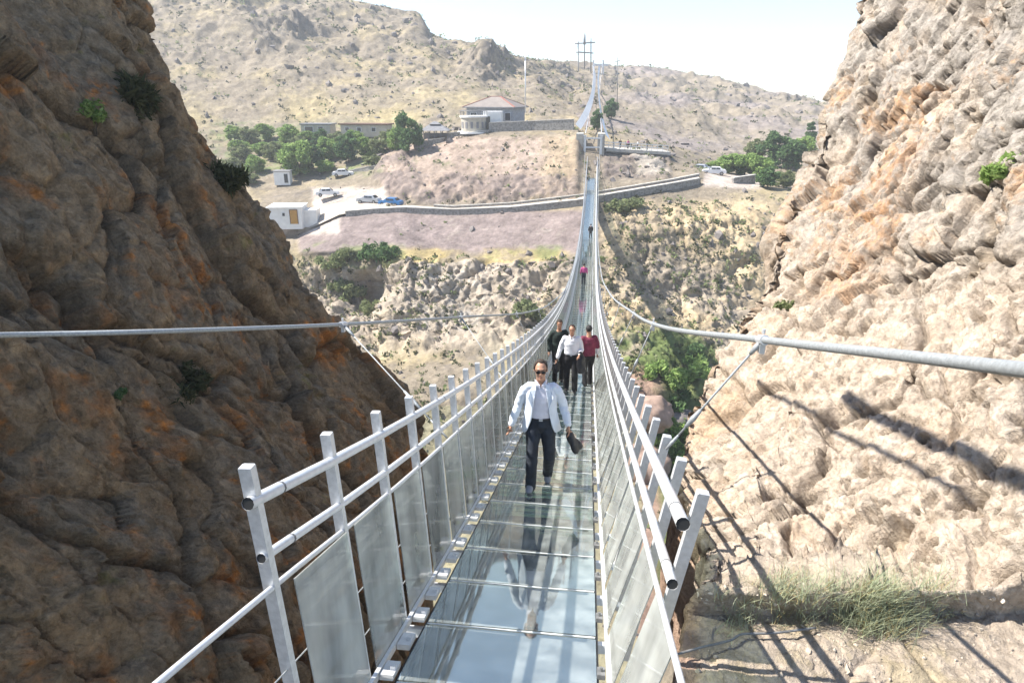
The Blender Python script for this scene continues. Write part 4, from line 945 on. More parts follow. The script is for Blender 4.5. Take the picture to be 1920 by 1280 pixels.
    # ---- upper garment
    for nm, mt, gr, sleeves, opened in look['tops']:
        if not opened:
            bm = bmesh.new(); lo = pv+V3(0, 0, {'jacket': -.10, 'vest': -.02}.get(nm, .075))
            limb(bm, [lo, pv.lerp(ch, .35), pv.lerp(ch, .75), ch, ch.lerp(nk, .45), ch.lerp(nk, .72)], [(.172+gr, .13+gr), (.168+gr, .125+gr), (.178+gr, .118+gr), (.190+gr, .116+gr), (.165+gr, .095+gr), (.075+gr, .065+gr)], 20, caps=False)
            for s in (-1, 1):
                k = 'L' if s > 0 else 'R'; sh = V3(*J['sh'+k]); el = V3(*J['el'+k]); wr = V3(*J['wr'+k])
                limb(bm, [ch.lerp(nk, .35), sh+V3(-s*.02, 0, -.012)], [.07+gr, .056+gr], 12, (0, 1, 0))
                e = wr if sleeves == 'long' else el
                limb(bm, [sh+V3(-s*.015, 0, -.022), sh.lerp(el, .5), el] + ([el.lerp(wr, .5), wr+(el-wr)*.08] if sleeves == 'long' else []), [.054+gr, .054+gr, .048+gr]+([.042+gr, .037+gr] if sleeves == 'long' else []), 12)
            def wr2(b):
                for v in b.verts:
                    c = v.co; q = np.array([c.x*7+3, c.y*7+loc[1], c.z*13]); v.co = c+v.normal*float(perlin(q[None])[0])*.008
            g_ = remeshed(nm, bm, vox, mt, 3, t, wr2)
            if nm == 'shirt':
                bm = bmesh.new(); c0 = nk+V3(0, 0, -.02)
                for s in (-1, 1):
                    vs = [bm.verts.new(c0+V3(*q)) for q in ((s*.015, -.085, -.05), (s*.06, -.075, -.015), (s*.078, -.01, .035), (s*.055, -.045, .04), (s*.012, -.082, -.012))]; bm.faces.new(vs)
                me = bm_mesh(bm, 'collar', mt); c_ = link('collar', me, g_); q_ = c_.modifiers.new('s', 'SOLIDIFY'); q_.thickness = .008
        else:
            # open blazer: a C-shaped shell flaring to the hem + sleeves + lapels
            bm = bmesh.new(); rows = []
            secs = [(ch.lerp(nk, .78), .078, .072, 50), (ch.lerp(nk, .62), .125, .088, 56), (ch.lerp(nk, .40), .172, .104, 62), (ch, .196, .135, 64), (pv.lerp(ch, .7), .190, .142, 62), (pv.lerp(ch, .4), .190, .148, 64), (pv+V3(0, 0, .06), .206, .156, 72), (pv+V3(0, .01, -.07), .226, .165, 84), (pv+V3(0, .02, -.13), .242, .172, 96)]
            n = 30
            for c, a, b, gap in secs:
                row = []
                for i in range(n+1):
                    an = radians(-90+gap*.5*1.0)+(2*pi-radians(gap))*i/n
                    wob = 1+.03*sin(an*5+c.z*9)*(1 if c.z < ch.z else .3)
                    row.append(bm.verts.new(c+V3(cos(an)*a*wob, sin(an)*b*wob, -.0*i)))
                rows.append(row)
            for r0, r1 in zip(rows, rows[1:]):
                for i in range(n): bm.faces.new((r0[i], r0[i+1], r1[i+1], r1[i]))
            me = bm_mesh(bm, 'tmp_j', mt, True); o_ = bpy.data.objects.new('tj', me); COL.objects.link(o_)
            sd = o_.modifiers.new('u', 'SUBSURF'); sd.levels = 2; s1 = o_.modifiers.new('s', 'SOLIDIFY'); s1.thickness = .012; s1.offset = 0
            dg = bpy.context.evaluated_depsgraph_get(); mj = bpy.data.meshes.new_from_object(o_.evaluated_get(dg)); bpy.data.objects.remove(o_)
            bm = bmesh.new(); bm.from_mesh(mj)
            for v in bm.verts:
                c = v.co; v.co = c+v.normal*float(perlin(np.array([[c.x*6, c.y*6, c.z*9]]))[0])*.010
            for s in (-1, 1):
                k = 'L' if s > 0 else 'R'; sh = V3(*J['sh'+k]); el = V3(*J['el'+k]); wr = V3(*J['wr'+k]); b2_ = bmesh.new()
                limb(b2_, [ch.lerp(nk, .40)+V3(s*.05, .01, .0), sh+V3(-s*.028, 0, -.012), sh.lerp(el, .25), sh.lerp(el, .6), el, el.lerp(wr, .3), el.lerp(wr, .65), wr+(el-wr)*.04], [(.062, .075), (.060, .066), (.066, .062), (.062, .060), (.058, .058), (.055, .055), (.051, .051), (.048, .048)], 16, (0, 1, 0))
                for v in b2_.verts: pass
                tm = bpy.data.meshes.new('x'); bmesh.ops.recalc_face_normals(b2_, faces=b2_.faces); b2_.to_mesh(tm); b2_.free()
                ob = bpy.data.objects.new('x', tm); COL.objects.link(ob); r = ob.modifiers.new('r', 'REMESH'); r.mode = 'VOXEL'; r.voxel_size = .012; q_ = ob.modifiers.new('s', 'SMOOTH'); q_.iterations = 4
                dg = bpy.context.evaluated_depsgraph_get(); ms = bpy.data.meshes.new_from_object(ob.evaluated_get(dg)); bpy.data.objects.remove(ob)
                nb = len(bm.verts); bm.from_mesh(ms); bm.verts.ensure_lookup_table(); bm.normal_update()
                for v in bm.verts[nb:]:
                    c = v.co; v.co = c+v.normal*float(perlin(np.array([[c.x*10, c.y*10, c.z*22+s]]))[0])*.009
            jm = bm_mesh(bm, 'blazer', mt, True); jk = link('blazer', jm, t)
            for s in (-1, 1):
                bm = bmesh.new(); y = -.118
                pts = [ch.lerp(nk, .80)+V3(s*.06, -.058, .03), ch.lerp(nk, .5)+V3(s*.125, -.09, .0), ch.lerp(nk, .1)+V3(s*.150, -.128, -.0), pv.lerp(ch, .62)+V3(s*.098, -.143, 0), ch.lerp(nk, .1)+V3(s*.085, -.142, 0), ch.lerp(nk, .55)+V3(s*.06, -.106, .0)]
                bm.faces.new([bm.verts.new(p) for p in pts]); bmesh.ops.triangulate(bm, faces=bm.faces)
                lp = link('lapel', bm_mesh(bm, 'lapel', mt), jk); q_ = lp.modifiers.new('s', 'SOLIDIFY'); q_.thickness = .008
    if look.get('belt'):
        bm = bmesh.new(); n = 28
        tube(bm, [pv+V3(.172*cos(2*pi*i/n), .126*sin(2*pi*i/n), .062) for i in range(n+1)], .013, 6, cap=False); bl = link('belt', bm_mesh(bm, 'belt', M['leather'], True), t)
        bm = bmesh.new(); box(bm, pv+V3(0, -.132, .062), (.045, .01, .032)); link('buckle', bm_mesh(bm, 'buckle', M['galv']), bl)
    return t
def deck_loc(px, py):
    lo, hi = 1., 140.
    for _ in range(50):
        m = (lo+hi)/2
        if at(px, py, m)[2] > deck_z(m)+.015: lo = m
        else: hi = m
    return Vector(at(px, py, lo))
def hang_cloth(name, label, cat, top, w, l, mat, rz=0, dy=0, sw=0):
    """a folded garment / soft bag hanging from its top point"""
    bm = bmesh.new(); limb(bm, [top, top+V3(sw*.25, dy*.3, -l*.3), top+V3(sw*.7, dy*.7, -l*.7), top+V3(sw, dy, -l)], [(w*.45, .03), (w*.9, .05), (w, .06), (w*.8, .05)], 14, (cos(rz), sin(rz), 0))
    limb(bm, [top+V3(.02, .01, -l*.2), top+V3(sw+.05, dy+.03, -l*.85)], [(w*.5, .03), (w*.6, .045)], 10)
    def wk(b):
        for v in b.verts: c = v.co; v.co = c+v.normal*float(perlin(np.array([[c.x*14, c.y*14, c.z*9]]))[0])*.014
    o = remeshed(name, bm, .012, mat, 3, None, wk); tag(o, label, cat); return o
# the man in the pale blazer
f = deck_loc(1012, 911); dzs = lambda y: deck_slope(f.y)*y      # local deck height at offset y
# local: +x is image right, -y towards the camera (deck rises towards the camera)
yR, yL = -.20, .30; zr = dzs(yR)+.085; zl = dzs(yL)+.10
J = dict(pelvis=(0, .02, .93), chest=(-.005, -.01, 1.28), neck=(-.005, -.02, 1.475), head=(-.01, -.045, 1.615),
         kneeR=(-.10, -.13, .52+.02), ankR=(-.115, yR, zr), kneeL=(.115, -.06, .47), ankL=(.10, yL, zl+.03), toeL=(.10, yL-.15, zl-.04),
         shR=(-.178, -.01, 1.395), elR=(-.272, .03, 1.14), wrR=(-.358, -.07, .91), shL=(.175, -.01, 1.395), elL=(.27, .05, 1.13), wrL=(.335, -.06, .91), nod=.10)
J['toeR'] = (J['ankR'][0]-.02, yR-.17, dzs(yR-.17)+.03)
man = person(f, radians(4), 'man in sunglasses, open pale blue blazer and white shirt walking towards the camera', J, dict(trousers=M['jeans'], shoes=M['shoe'], glasses=True, recede=1, belt=True, tops=[('shirt', M['shirt'], .0, 'long', False), ('blazer', M['blazer'], .02, 'long', True)]), vox=.010)
wl = man.matrix_basis @ Vector((J['wrL'][0]+.01, J['wrL'][1]-.0, J['wrL'][2]-.09))
hang_cloth('folder_bag', 'black soft document bag hanging from the hand of the man in the blazer', 'bag', wl, .058, .24, M['leather'], dy=-.03, sw=.10)
# group of three
def walk(h=1.75, stride=.22, aL=None, aR=None, turn=0, slope=-.27, nod=.08, ph=1, back=False):
    s = h/1.75; sg = -1 if back else 1
    yr, yl = -stride*ph, stride*ph; J = dict(pelvis=(0, 0, .93*s), chest=(0, -.01, 1.28*s), neck=(0, -.02, 1.475*s), head=(0, -.045, 1.615*s), turn=turn, nod=nod,
        kneeR=(-.10, yr*.5-.05, .50*s), ankR=(-.11, yr, slope*sg*yr+.085), kneeL=(.10, yl*.4-.05, .48*s), ankL=(.11, yl, slope*sg*yl+.10),
        shR=(-.19, -.01, 1.405*s), elR=aR[0] if aR else (-.25, .04, 1.13*s), wrR=aR[1] if aR else (-.26, -.06, .90*s), shL=(.19, -.01, 1.405*s), elL=aL[0] if aL else (.25, .04, 1.13*s), wrL=aL[1] if aL else (.26, -.06, .90*s))
    return J
f = deck_loc(1046, 716); per = person(f, radians(10), 'man in a dark green jacket, rearmost on the left of the three walkers', walk(1.82, .15), dict(trousers=M['trous'], tops=[('jacket', M['green_coat'], .015, 'long', False)], hair=M['hair']), vox=.018)
fb = deck_loc(1069, 733); B_ = person(fb, 0, 'balding man in a white shirt and black trousers in the middle of the three walkers', walk(1.78, .12, aL=((.25, .0, 1.12), (.20, -.22, 1.08)), aR=((-.27, .02, 1.13), (-.34, -.08, .90)), ph=-1), dict(trousers=M['trous'], recede=1, tops=[('shirt', M['shirt_w'], .012, 'long', False)], belt=True, wide=1.1), vox=.016)
hang_cloth('folded_jacket', 'black jacket draped over the forearm of the man in the white shirt', 'jacket', B_.matrix_basis @ Vector((.23, -.20, 1.13)), .12, .52, M['leather'], sw=.03)
tb = hang_cloth('hand_bag', 'black bag carried low in the hand of the man in the white shirt', 'bag', B_.matrix_basis @ Vector((-.34, -.09, .82)), .11, .26, M['leather'], sw=-.04)
fd = deck_loc(1101, 722); person(fd, radians(200), 'person in a maroon vest and black trousers at the right rail, seen from behind', walk(1.68, .12, back=True, slope=-.27, aR=((-.24, .02, 1.08), (-.26, -.04, .86))), dict(trousers=M['trous'], hair=M['hair_black'], shoes=M['shoe_b'], tops=[('shirt', M['shirt_w'], .0, 'long', False), ('vest', M['maroon'], .014, 'short', False)]), vox=.016)
f = deck_loc(1094, 534); person(f, radians(185), 'distant walker in a pink top and dark trousers halfway along the bridge', walk(1.72, .15, back=True, slope=-.1), dict(trousers=M['jeans'], tops=[('shirt', M['pink'], .01, 'long', False)], hair=M['hair_black']), vox=.03)
f = deck_loc(1107, 447); person(f, radians(180), 'farthest walker in black near the lowest point of the bridge', walk(1.72, .1, back=True, slope=0), dict(trousers=M['trous'], tops=[('jacket', M['trous'], .01, 'long', False)], hair=M['hair_black']), vox=.03)
# people on the viewing platform
for i, (px, mt, tr, lb) in enumerate(((1163, M['trous'], M['jeans'], 'person in dark clothes nearest the bridge portal on the viewing platform'), (1178, M['pink'], M['trous'], 'person in a pink top standing on the viewing platform'), (1196, M['shirt_w'], M['jeans'], 'person in white with blue trousers on the viewing platform'), (1214, M['green_coat'], M['trous'], 'person in dark green at the right end of the viewing platform'))):
    p = Vector(at(px, 270, 134.6)); q = Vector(at(1131, 281, 132)).lerp(Vector(at(1252, 288, 134)), (px-1131)/121)
    person((p.x, 135.0, q.z+.28), radians(180+40*i), lb, walk(1.7, .03, slope=0), dict(trousers=tr, tops=[('shirt' if i != 3 else 'jacket', mt, .01, 'long', False)], hair=M['hair_black']), group='people on the viewing platform', vox=.04)

# ------------------------------------------------------------------ vegetation
def leaves_mesh(name, centres, radii, n, size, mat, aspect=1.6, droop=0):
    rs = np.random.RandomState(abs(hash(name)) % 9999 if False else sum(map(ord, name)) % 9999)
    c = np.repeat(np.array(centres), n, 0); r = np.repeat(np.array(radii), n, 0)
    d = rs.normal(size=c.shape); d /= np.linalg.norm(d, axis=1)[:, None]; p = c+d*r*(rs.rand(len(c), 1)**.4)
    a = rs.normal(size=c.shape); a /= np.linalg.norm(a, axis=1)[:, None]; b = np.cross(a, rs.normal(size=c.shape)); b /= np.linalg.norm(b, axis=1)[:, None]
    s = size*(.6+.8*rs.rand(len(c), 1)); a = a*s*aspect/2; b = b*s/2
    V = np.stack([p-a, p+b*.9, p+a, p-b*.9], 1).reshape(-1, 3); Fq = np.arange(len(V)).reshape(-1, 4)
    return np_mesh(name, V, Fq, mat, smooth=False)
def tree_proto(seed, H, W, lean=0):
    rs = np.random.RandomState(seed); bm = bmesh.new(); cen = []; rad = []
    top = Vector((lean, 0, H*.55)); tube(bm, [(0, 0, -.8), (lean*.3, 0, H*.2), top], [H*.035, H*.026, H*.016], 7)
    for k in range(9):
        a = rs.rand()*2*pi; e = rs.uniform(.2, 1.1); L = W*rs.uniform(.25, .48); s = Vector((lean*.5, 0, H*rs.uniform(.15, .45))); q = s+Vector((cos(a)*L, sin(a)*L, L*e*.9+H*.08))
        tube(bm, [s, s.lerp(q, .5)+Vector((0, 0, .1)), q], [H*.012, H*.008, H*.004], 5); cen.append(list(q)); r = W*rs.uniform(.16, .26); rad.append([r, r, r*.8])
    for k in range(26):
        a = rs.rand()*2*pi; h = rs.uniform(.14, .97); w = W*.5*sqrt(max(.05, 1-((h-.5)/.5)**2))*rs.uniform(.3, .95); cen.append([cos(a)*w+lean*h, sin(a)*w, H*h]); r = W*rs.uniform(.11, .22); rad.append([r, r, r*.75])
    return bm_mesh(bm, 'trunk', M['bark'], True), cen, rad
def bush_cr(seed, R_, H):
    rs = np.random.RandomState(seed); cen = []; rad = []
    for k in range(12):
        a = rs.rand()*2*pi; q = rs.rand()**.6*R_*.75; cen.append([cos(a)*q, sin(a)*q, H*rs.uniform(.2, .8)*(1-.4*q/R_)]); r = R_*rs.uniform(.22, .4); rad.append([r, r, min(r, H*.3)])
    return cen, rad
TP = []
for i, (sd, mat) in enumerate(((1, 'leafA'), (2, 'leafB'), (3, 'leafC'), (4, 'leafA'), (5, 'leafB'))):
    tr, cen, rad = tree_proto(sd, 6.0, 5.2 if i != 4 else 2.0, .3*(i-2)*.3); TP.append((tr, leaves_mesh('crown%d' % i, cen, rad, 120, .36, M[mat])))
def tree(name, px, py, hpx, kind, label, wide=1.0, group=None, Y=None, cat='tree'):
    g = ground(px, py); s = hpx*g.y/1280/6.0; t = empty(name, g, random.uniform(0, 6), label, cat, group); tr, cr = TP[kind]
    for nm, me in (('trunk', tr), ('crown', cr)): o = link(nm, me, t); o.scale = (s*wide, s*wide, s)
    return t
G1 = 'orchard trees on the left slope'
for px, py, h, k, w, lb in [
 (765, 285, 66, 1, .9, 'big dark green tree right beside the dark gazebo'), (742, 282, 40, 0, .9, 'lighter tree leaning against the left of the big dark tree'),
 (560, 330, 66, 0, 1.1, 'largest bright green tree just right of the tiny white shed'), (585, 318, 50, 1, 1, 'dark tree right behind the largest bright green tree'),
 (618, 300, 42, 0, 1.1, 'round fresh green tree in the middle of the orchard'), (655, 305, 52, 1, 1, 'dark rounded tree between orchard middle and the big tree'),
 (688, 296, 38, 0, 1.2, 'low green tree left of the brown garden wall'), (712, 292, 34, 2, 1.2, 'grey-green tree between the long pale house and the mound'),
 (540, 268, 34, 0, 1.2, 'bright green tree at the top of the orchard below the hill'), (500, 262, 30, 0, 1.3, 'pale green tree near the cliff at the top of the orchard'),
 (470, 270, 32, 2, 1.3, 'grey-green tree at the top left of the orchard'), (440, 262, 26, 0, 1.4, 'tree closest to the dark cliff at the orchard top'),
 (455, 305, 34, 2, 1.3, 'dull green tree low on the left against the dark cliff'), (480, 325, 34, 0, 1.2, 'green tree above the whitewashed hut roof'),
 (510, 300, 34, 2, 1.2, 'grey-green tree in the left half of the orchard'), (600, 275, 30, 1, 1.2, 'dark low tree in front of the small flat-roofed house'),
 (635, 278, 30, 2, 1.2, 'greyish tree in front of the long pale house'), (665, 272, 28, 0, 1.3, 'small bright tree in front of the long pale house'), (560, 285, 30, 2, 1.2, 'faint grey-green tree above the largest bright tree'), (725, 270, 26, 2, 1.2, 'small grey-green tree left of the big dark tree')]:
    tree('orchard_tree', px, py, h, k, lb, w, G1)
for px, py, h, k, w, lb in [
 (450, 285, 22, 0, 1.8, 'pale spreading bush between the two leftmost orchard trees'), (490, 290, 22, 0, 1.8, 'light green spreading bush in the left of the orchard'),
 (525, 290, 24, 0, 1.8, 'light green bush under the topmost orchard trees'), (535, 312, 24, 2, 1.8, 'greyish bush directly above the tiny white shed'),
 (580, 268, 22, 0, 1.9, 'pale bush just left of the small flat-roofed house front'), (610, 322, 22, 0, 1.8, 'light green bush above the half-hidden white car'),
 (700, 310, 20, 2, 1.9, 'greyish bush on the brown garden wall'), (645, 290, 24, 0, 1.9, 'light green spreading bush in the middle of the orchard'),
 (435, 320, 24, 2, 1.8, 'dull bush beside the dark cliff, lowest on the left'), (470, 345, 22, 2, 1.8, 'dull green bush behind the whitewashed hut')]:
    tree('orchard_bush', px, py, h, k, lb, w, 'bushes between the orchard trees', cat='bush')
G2 = 'trees right of the car park'
for px, py, h, k, w, lb in [
 (1365, 325, 34, 0, 1.5, 'bright green tree nearest the white car in the car park'), (1395, 328, 38, 0, 1.4, 'bright green tree behind the short grey wall'),
 (1425, 335, 40, 0, 1.3, 'rounded green tree in the middle of the right grove'), (1450, 312, 56, 1, 1.1, 'tallest dark green tree of the right grove'),
 (1415, 300, 36, 2, 1.3, 'grey-green tree at the back of the right grove'), (1480, 318, 48, 1, 1.2, 'dark green tree beside the sunlit cliff edge'),
 (1440, 352, 34, 1, 1.3, 'dark tree below the car park corner'), (1500, 300, 40, 0, 1.2, 'green tree partly hidden behind the sunlit cliff'), (1470, 352, 30, 2, 1.3, 'grey-green low tree at the foot of the sunlit cliff edge'), (1340, 318, 16, 0, 1.8, 'small bush-like tree behind the white car')]:
    tree('grove_tree', px, py, h, k, lb, w, G2)
tree('cypress', 1517, 282, 48, 4, 'slim dark cypress standing at the cliff edge on the right', 1.0)
tree('dark_tree', 1146, 224, 32, 1, 'dark green tree beside the thin pole above the bridge portal', .9)
tree('small_tree', 1118, 244, 34, 1, 'small dark tree seen between the railings of the far bridge', .7)
# shrubs
def shrub(name, loc, R_, H, n, leaf, mat, label, seed, group=None):
    t = empty(name, loc, 0, label, 'shrub', group); cen, rad = bush_cr(seed, R_, H)
    link('foliage', leaves_mesh('foliage%d' % seed, cen, rad, n, leaf, M[mat], 5.0 if mat == 'twig_dark' else 2.4), t)
    bm = bmesh.new()
    for c in cen: tube(bm, [(0, 0, -.3), (c[0]*.5, c[1]*.5, c[2]*.4), c], [R_*.03, R_*.02, R_*.008], 5)
    link('stem', bm_mesh(bm, 'stem', M['bark']), t); return t
GS = 'shrubs in the gorge'
for i, (px, py, r, h, mt, lb) in enumerate([
 (1262, 728, 2.6, 2.6, 'leafA', 'bright green shrub in the gorge below the main cable'), (1300, 705, 2.4, 2.8, 'leafA', 'bright shrub tucked against the sunlit cliff in the gorge'), (1235, 705, 2.2, 2.0, 'leafA', 'low green shrub on the left of the gorge thicket'),
 (1310, 670, 2.0, 2.2, 'leafB', 'dark shrub at the top of the gorge thicket'), (1270, 762, 2.2, 2.2, 'leafB', 'dark green shrub above the brown boulder in the gorge'), (1245, 830, 2.4, 2.2, 'leafA', 'green shrub seen behind the right posts'), (1262, 862, 2.2, 2.0, 'leafA', 'lowest green shrub visible right of the handrail'), (1238, 795, 1.8, 1.6, 'leafA', 'green shrub beside the brown boulder in the gorge'), (1285, 815, 2.2, 2.4, 'leafA', 'green shrub beside the ochre edge of the sunlit cliff'),
 (620, 500, 2.8, 2.2, 'leafC', 'grey-green shrub left in the shaded gully below the scree'), (655, 490, 2.8, 2.4, 'leafC', 'pale green shrub at the head of the shaded gully'), (700, 486, 2.8, 2.6, 'leafB', 'dark green shrub overhanging the shaded gully'), (728, 480, 2.2, 2.4, 'leafB', 'dark shrub at the right rim of the shaded gully'), (665, 560, 2.4, 2.0, 'leafC', 'grey-green shrub at the bottom of the shaded gully'), (690, 585, 2.2, 2.0, 'leafC', 'low shrub beneath the shaded gully near the left cable'), (640, 545, 2.4, 2.0, 'leafC', 'shrub in the gully beside the dark cliff edge'),
 (1160, 395, 2.4, 1.8, 'leafC', 'grey-green shrub just below the road right of the bridge'), (1185, 390, 2.0, 1.6, 'leafC', 'smaller shrub under the parapet right of the bridge'), (985, 590, 2.2, 2.0, 'leafC', 'olive shrub on the gorge wall under the left cable end'), (1010, 600, 2.0, 1.8, 'leafC', 'olive shrub beside the left handrail on the gorge wall')]):
    shrub('gorge_shrub', ground(px, py), r, h, 60, .30, mt, lb, 100+i, GS)
for i, (px, py, r, h, n, lf, mt, lb) in enumerate([
 (268, 185, 1.0, 1.5, 160, .10, 'twig_dark', 'dark straggly shrub high on the shaded left cliff'), (342, 715, .75, .9, 190, .06, 'twig_dark', 'dark grassy shrub in a hollow of the shaded cliff below the left cable'),
 (180, 215, .5, .7, 120, .06, 'leafA', 'mossy green plant in a crack near the top of the shaded cliff'), (228, 740, .22, .25, 110, .04, 'leafB', 'small green plant low on the shaded cliff left of the dark shrub'), (425, 330, .8, .7, 120, .10, 'twig_dark', 'dark shrub on the shaded cliff near its edge')]):
    g = left_at(px, py); shrub('cliff_shrub', g+Vector((-.1, 0, -h*.5)), r, h, n, lf, mt, lb, 200+i)
g = right_at(1888, 300); shrub('cliff_shrub', g+Vector((.1, .1, -.35)), .34, .55, 120, .045, 'leafA', 'pale green shrub growing high on the sunlit right cliff', 210)
g = right_at(1720, 270); shrub('cliff_shrub', right_at(1462, 575)+Vector((.1, .1, -.2)), .3, .35, 90, .05, 'leafC', 'small olive plant on the left flank of the sunlit cliff', 211)
# grass tussocks at the cliff foot
rs = np.random.RandomState(5); Pn = []
for k in range(260):
    px = rs.choice([rs.normal(1640, 70), rs.normal(1620, 60), rs.normal(1450, 60), rs.uniform(1350, 1800)]); py = rs.normal(1132, 26)+18*sin(px*.02)
    if not 1340 < px < 1850: continue
    g = right_at(px, min(max(py, 1085), 1190)); s = .5+.6*math.exp(-((px-1640)/110)**2)
    for j in range(9): Pn.append((g, s*1.25))
def blades(name, P_, L, w, mat, spread=.45):
    V = []; n = len(P_)
    for g, s in P_:
        o = Vector((rs.normal()*.05, rs.normal()*.05, -.02)); a = rs.rand()*2*pi; l = L*s*rs.uniform(.5, 1.1); d = Vector((cos(a)*rs.rand()*spread, sin(a)*rs.rand()*spread, 1)).normalized(); sd_ = Vector((-sin(a), cos(a), 0))*w
        m = g+o+d*l*.55; e = g+o+d*l+Vector((cos(a), sin(a), -.25))*l*.22
        V += [list(g+o-sd_), list(g+o+sd_), list(m+sd_*.7), list(m-sd_*.7), list(e+sd_*.1), list(e-sd_*.1)]
    V = np.array(V); i = np.arange(n)[:, None]*6; Fq = np.concatenate([i+A3([0, 1, 2, 3]), i+A3([3, 2, 4, 5])]); return np_mesh(name, V, Fq, mat, smooth=False)
k = len(Pn)*8//10; random.shuffle(Pn)
o = link('grass', blades('grass', Pn[:k], .30, .0028, M['leafD'], 1.1)); tag(o, kind='stuff', label='pale grey-green tussocks at the foot of the sunlit cliff')
o = link('dry_grass', blades('dry_grass', Pn[k:], .26, .0028, M['straw'], 1.2)); tag(o, kind='stuff', label='dry straw grass at the foot of the sunlit cliff')

# ------------------------------------------------------------------ scatter on the hills: scrub and stones (nobody could count them)
def scatter_scrub():
    rs = np.random.RandomState(11); ok = (TV@FW > 60) & (tpx > 250) & (tpx < 1600); idx = np.argwhere(ok)
    sel = idx[rs.randint(0, len(idx), 17000)]; P_ = TV[sel[:, 0], sel[:, 1]]; x = tpx[sel[:, 0], sel[:, 1]]; y = tpy[sel[:, 0], sel[:, 1]]
    dens = np.full(len(P_), .30); dens[(y > 385) & (y < 478) & (x < 1120)] = .02; dens[(y > 328) & (y < 410) & (x < 720)] = .0; dens[(y > 325) & (y < 352) & (x > 1300)] = 0
    dens[(x > 1130) & (y > 370)] = .5; dens[(y > 480)] = np.minimum(dens[(y > 480)], .35); dens[(y > 250) & (y < 400) & (x > 720) & (x < 1090)] = .14
    dens *= .4+1.2*(fbm(P_*.05+8, 3) > -.05)
    keep = rs.rand(len(P_)) < dens; P_ = P_[keep]; n = len(P_); k = 9
    sz = (.25+.5*rs.rand(n)**2)*np.interp(P_[:, 1], [60, 120, 300], [.9, .9, 2.0])
    c = np.repeat(P_, k, 0); s = np.repeat(sz, k)[:, None]; d = rs.normal(size=c.shape)*A3([.5, .5, .32]); p = c+d*s+A3([0, 0, .25])*s
    a = rs.normal(size=c.shape); a /= np.linalg.norm(a, axis=1)[:, None]; b = np.cross(a, rs.normal(size=c.shape)); b /= np.linalg.norm(b, axis=1)[:, None]
    a = a*s*.42; b = b*s*.3; V = np.stack([p-a, p+b, p+a, p-b], 1).reshape(-1, 3); half = (len(V)//8)*4
    for nm, vv, mt in (('scrub', V[:half], 'twig_dark'), ('dry_scrub', V[half:], 'leafC')):
        o = link(nm, np_mesh(nm, vv, np.arange(len(vv)).reshape(-1, 4), M[mt], smooth=False)); tag(o, kind='stuff', label='low scrub dotted over the dry slopes')
scatter_scrub()
def scatter_stones():
    rs = np.random.RandomState(21); bm = bmesh.new(); bmesh.ops.create_icosphere(bm, subdivisions=1, radius=1); base = np.array([v.co[:] for v in bm.verts]); fc = np.array([[v.index for v in f.verts] for f in bm.faces]); bm.free()
    ok = (TV@FW > 50) & (tpx > 250) & (tpx < 1600); idx = np.argwhere(ok); sel = idx[rs.randint(0, len(idx), 7000)]; P_ = TV[sel[:, 0], sel[:, 1]]; x = tpx[sel[:, 0], sel[:, 1]]; y = tpy[sel[:, 0], sel[:, 1]]
    dens = np.full(len(P_), .35); dens[(y > 328) & (y < 478) & (x < 1120)] = .05; dens[(y > 325) & (y < 352) & (x > 1300)] = 0; dens[y > 480] = .22
    keep = rs.rand(len(P_)) < dens; P_ = P_[keep]; n = len(P_); sz = (.16+.55*rs.rand(n)**4)*np.interp(P_[:, 1], [60, 120, 300], [.8, .9, 2.2])
    sc = sz[:, None, None]*(base[None]*(1+.35*rs.normal(size=(n, len(base), 1)))*(.6+.8*rs.rand(n, 1, 3))); V = (P_[:, None]+sc).reshape(-1, 3); Fq = (np.arange(n)[:, None, None]*len(base)+fc[None]).reshape(-1, 3)
    o = link('stones', np_mesh('stones', V, Fq, M['boulder'], smooth=False)); tag(o, kind='stuff', label='loose stones strewn over the slopes')
scatter_stones()
def boulder(px, py, s, label, seed, on=None, mat='boulder'):
    g = on(px, py) if on else ground(px, py); n = 40; u, v = np.meshgrid(np.linspace(0, 2*pi, n, endpoint=False), np.linspace(0, pi, n//2)); P_ = np.stack([np.cos(u)*np.sin(v), np.sin(u)*np.sin(v), np.cos(v)], -1)
    f1, f2, ix = worley(P_*1.3+seed); P_ = P_*(1+.35*fbm(P_*1.5+seed, 4)+.25*(f2-f1))[..., None]*A3(s); Fq = []
    for i in range(n//2-1):
        for j in range(n): Fq.append((i*n+j, i*n+(j+1) % n, (i+1)*n+(j+1) % n, (i+1)*n+j))
    o = link('boulder', np_mesh('boulder', P_, np.array(Fq), M[mat])); o.location = g; tag(o, label, 'rock')
M['boulder_red'] = principled('reddish_boulder_rock', (.27, .19, .15), .95, 0, .35, 1.0, .8, 3)
boulder(1222, 775, (2.2, 2.0, 1.7), 'reddish boulder in the gorge just right of the handrail', 31, mat='boulder_red')
boulder(1268, 790, (2.2, 2.0, 1.5), 'grey-brown boulder under the gorge shrubs beside the reddish one', 37)
boulder(1210, 880, (2.6, 2.4, 2.6), 'pinkish boulder glimpsed behind the right posts', 41, mat='boulder_red')
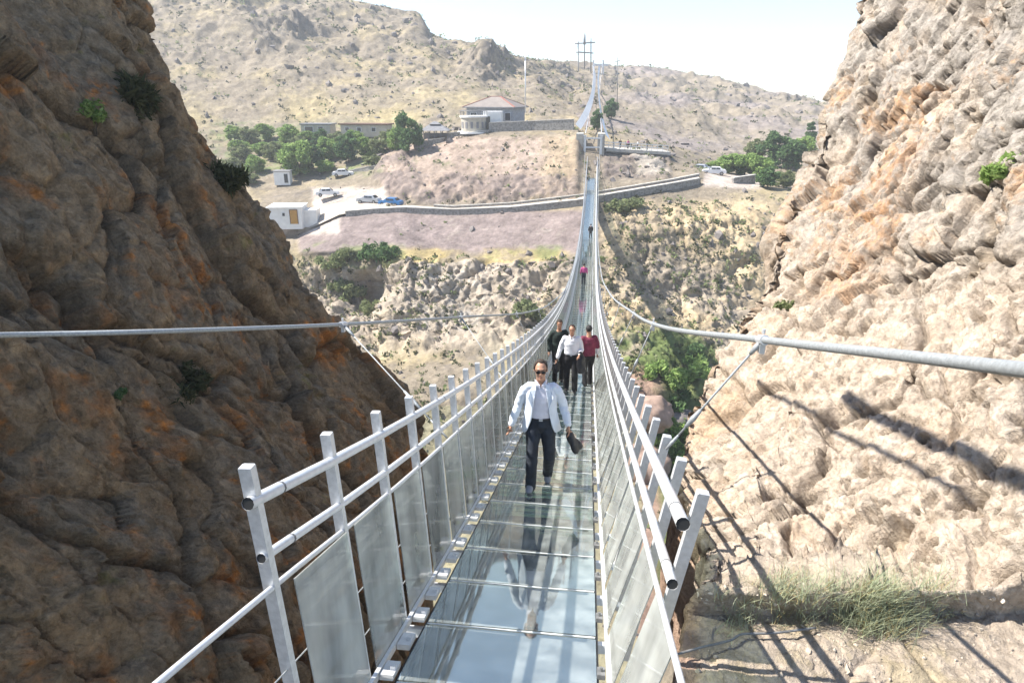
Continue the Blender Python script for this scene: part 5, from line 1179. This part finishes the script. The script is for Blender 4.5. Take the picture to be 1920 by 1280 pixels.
# loose gravel and pebbles on the ledge, and the cable lying there
def ledge_stones():
    rs = np.random.RandomState(77); bm = bmesh.new(); bmesh.ops.create_icosphere(bm, subdivisions=1, radius=1); base = np.array([v.co[:] for v in bm.verts]); fc = np.array([[v.index for v in f.verts] for f in bm.faces]); bm.free()
    n = 260; P_ = np.array([list(right_at(rs.uniform(1290, 1915), 1095+180*rs.rand()**1.3)) for _ in range(n)]); sz = .006+.022*rs.rand(n)**4
    V = (P_[:, None]+sz[:, None, None]*base[None]*(1+.3*rs.normal(size=(n, len(base), 1)))*(.6+.8*rs.rand(n, 1, 3))).reshape(-1, 3); Fq = (np.arange(n)[:, None, None]*len(base)+fc[None]).reshape(-1, 3)
    o = link('gravel', np_mesh('gravel', V, Fq, principled('pale_gravel', (.42, .36, .29), .95, 0, .4, 6), smooth=False)); tag(o, kind='stuff', label='gravel and pebbles strewn over the dusty ledge')
ledge_stones()
bm = bmesh.new(); pts = catmull([Vector(at_z(px, py, ZL+.10)) for px, py in ((1262, 1228), (1310, 1214), (1368, 1200), (1392, 1188), (1450, 1186), (1530, 1176))], 6)
tube(bm, pts, .011, 6); w_ = link('ground_cable', bm_mesh(bm, 'ground_cable', M['galv_dark'], True)); tag(w_, 'thin dark cable lying across the ledge in front of the tussocks', 'cable')

# stay cables of the near anchorage, high on the left out of frame: their shadows cross the sunlit cliff
for pts_, r in (([(1425, 718), (1500, 760), (1606, 830)], .045), ([(1600, 755), (1700, 815), (1815, 890), (1990, 960)], .10)):
    W = [right_at(*q) for q in pts_]; A_ = W[0]; B_ = W[-1]; up_ = lambda p: p+sdir*((p.x+3.2)/-sdir.x)
    a = up_(A_); b = up_(B_); d = (b-a); bm = bmesh.new(); tube(bm, [a-BO-d*.05, b-BO+d*.8], r, 10); part('stay_cable', bm_mesh(bm, 'stay_cable', M['cable'], True))

# ------------------------------------------------------------------ air
bm = bmesh.new(); box(bm, (0, 380, 45), (2600, 1000, 180)); m, nt, out = nodes('thin_haze'); pv_ = nt.nodes.new('ShaderNodeVolumePrincipled'); pv_.inputs['Color'].default_value = (.93, .96, 1, 1); pv_.inputs['Density'].default_value = .00065; pv_.inputs['Anisotropy'].default_value = .2
nt.links.new(pv_.outputs[0], out.inputs['Volume']); tag(link('haze', bm_mesh(bm, 'haze', m)), kind='stuff', label='thin pale summer haze')
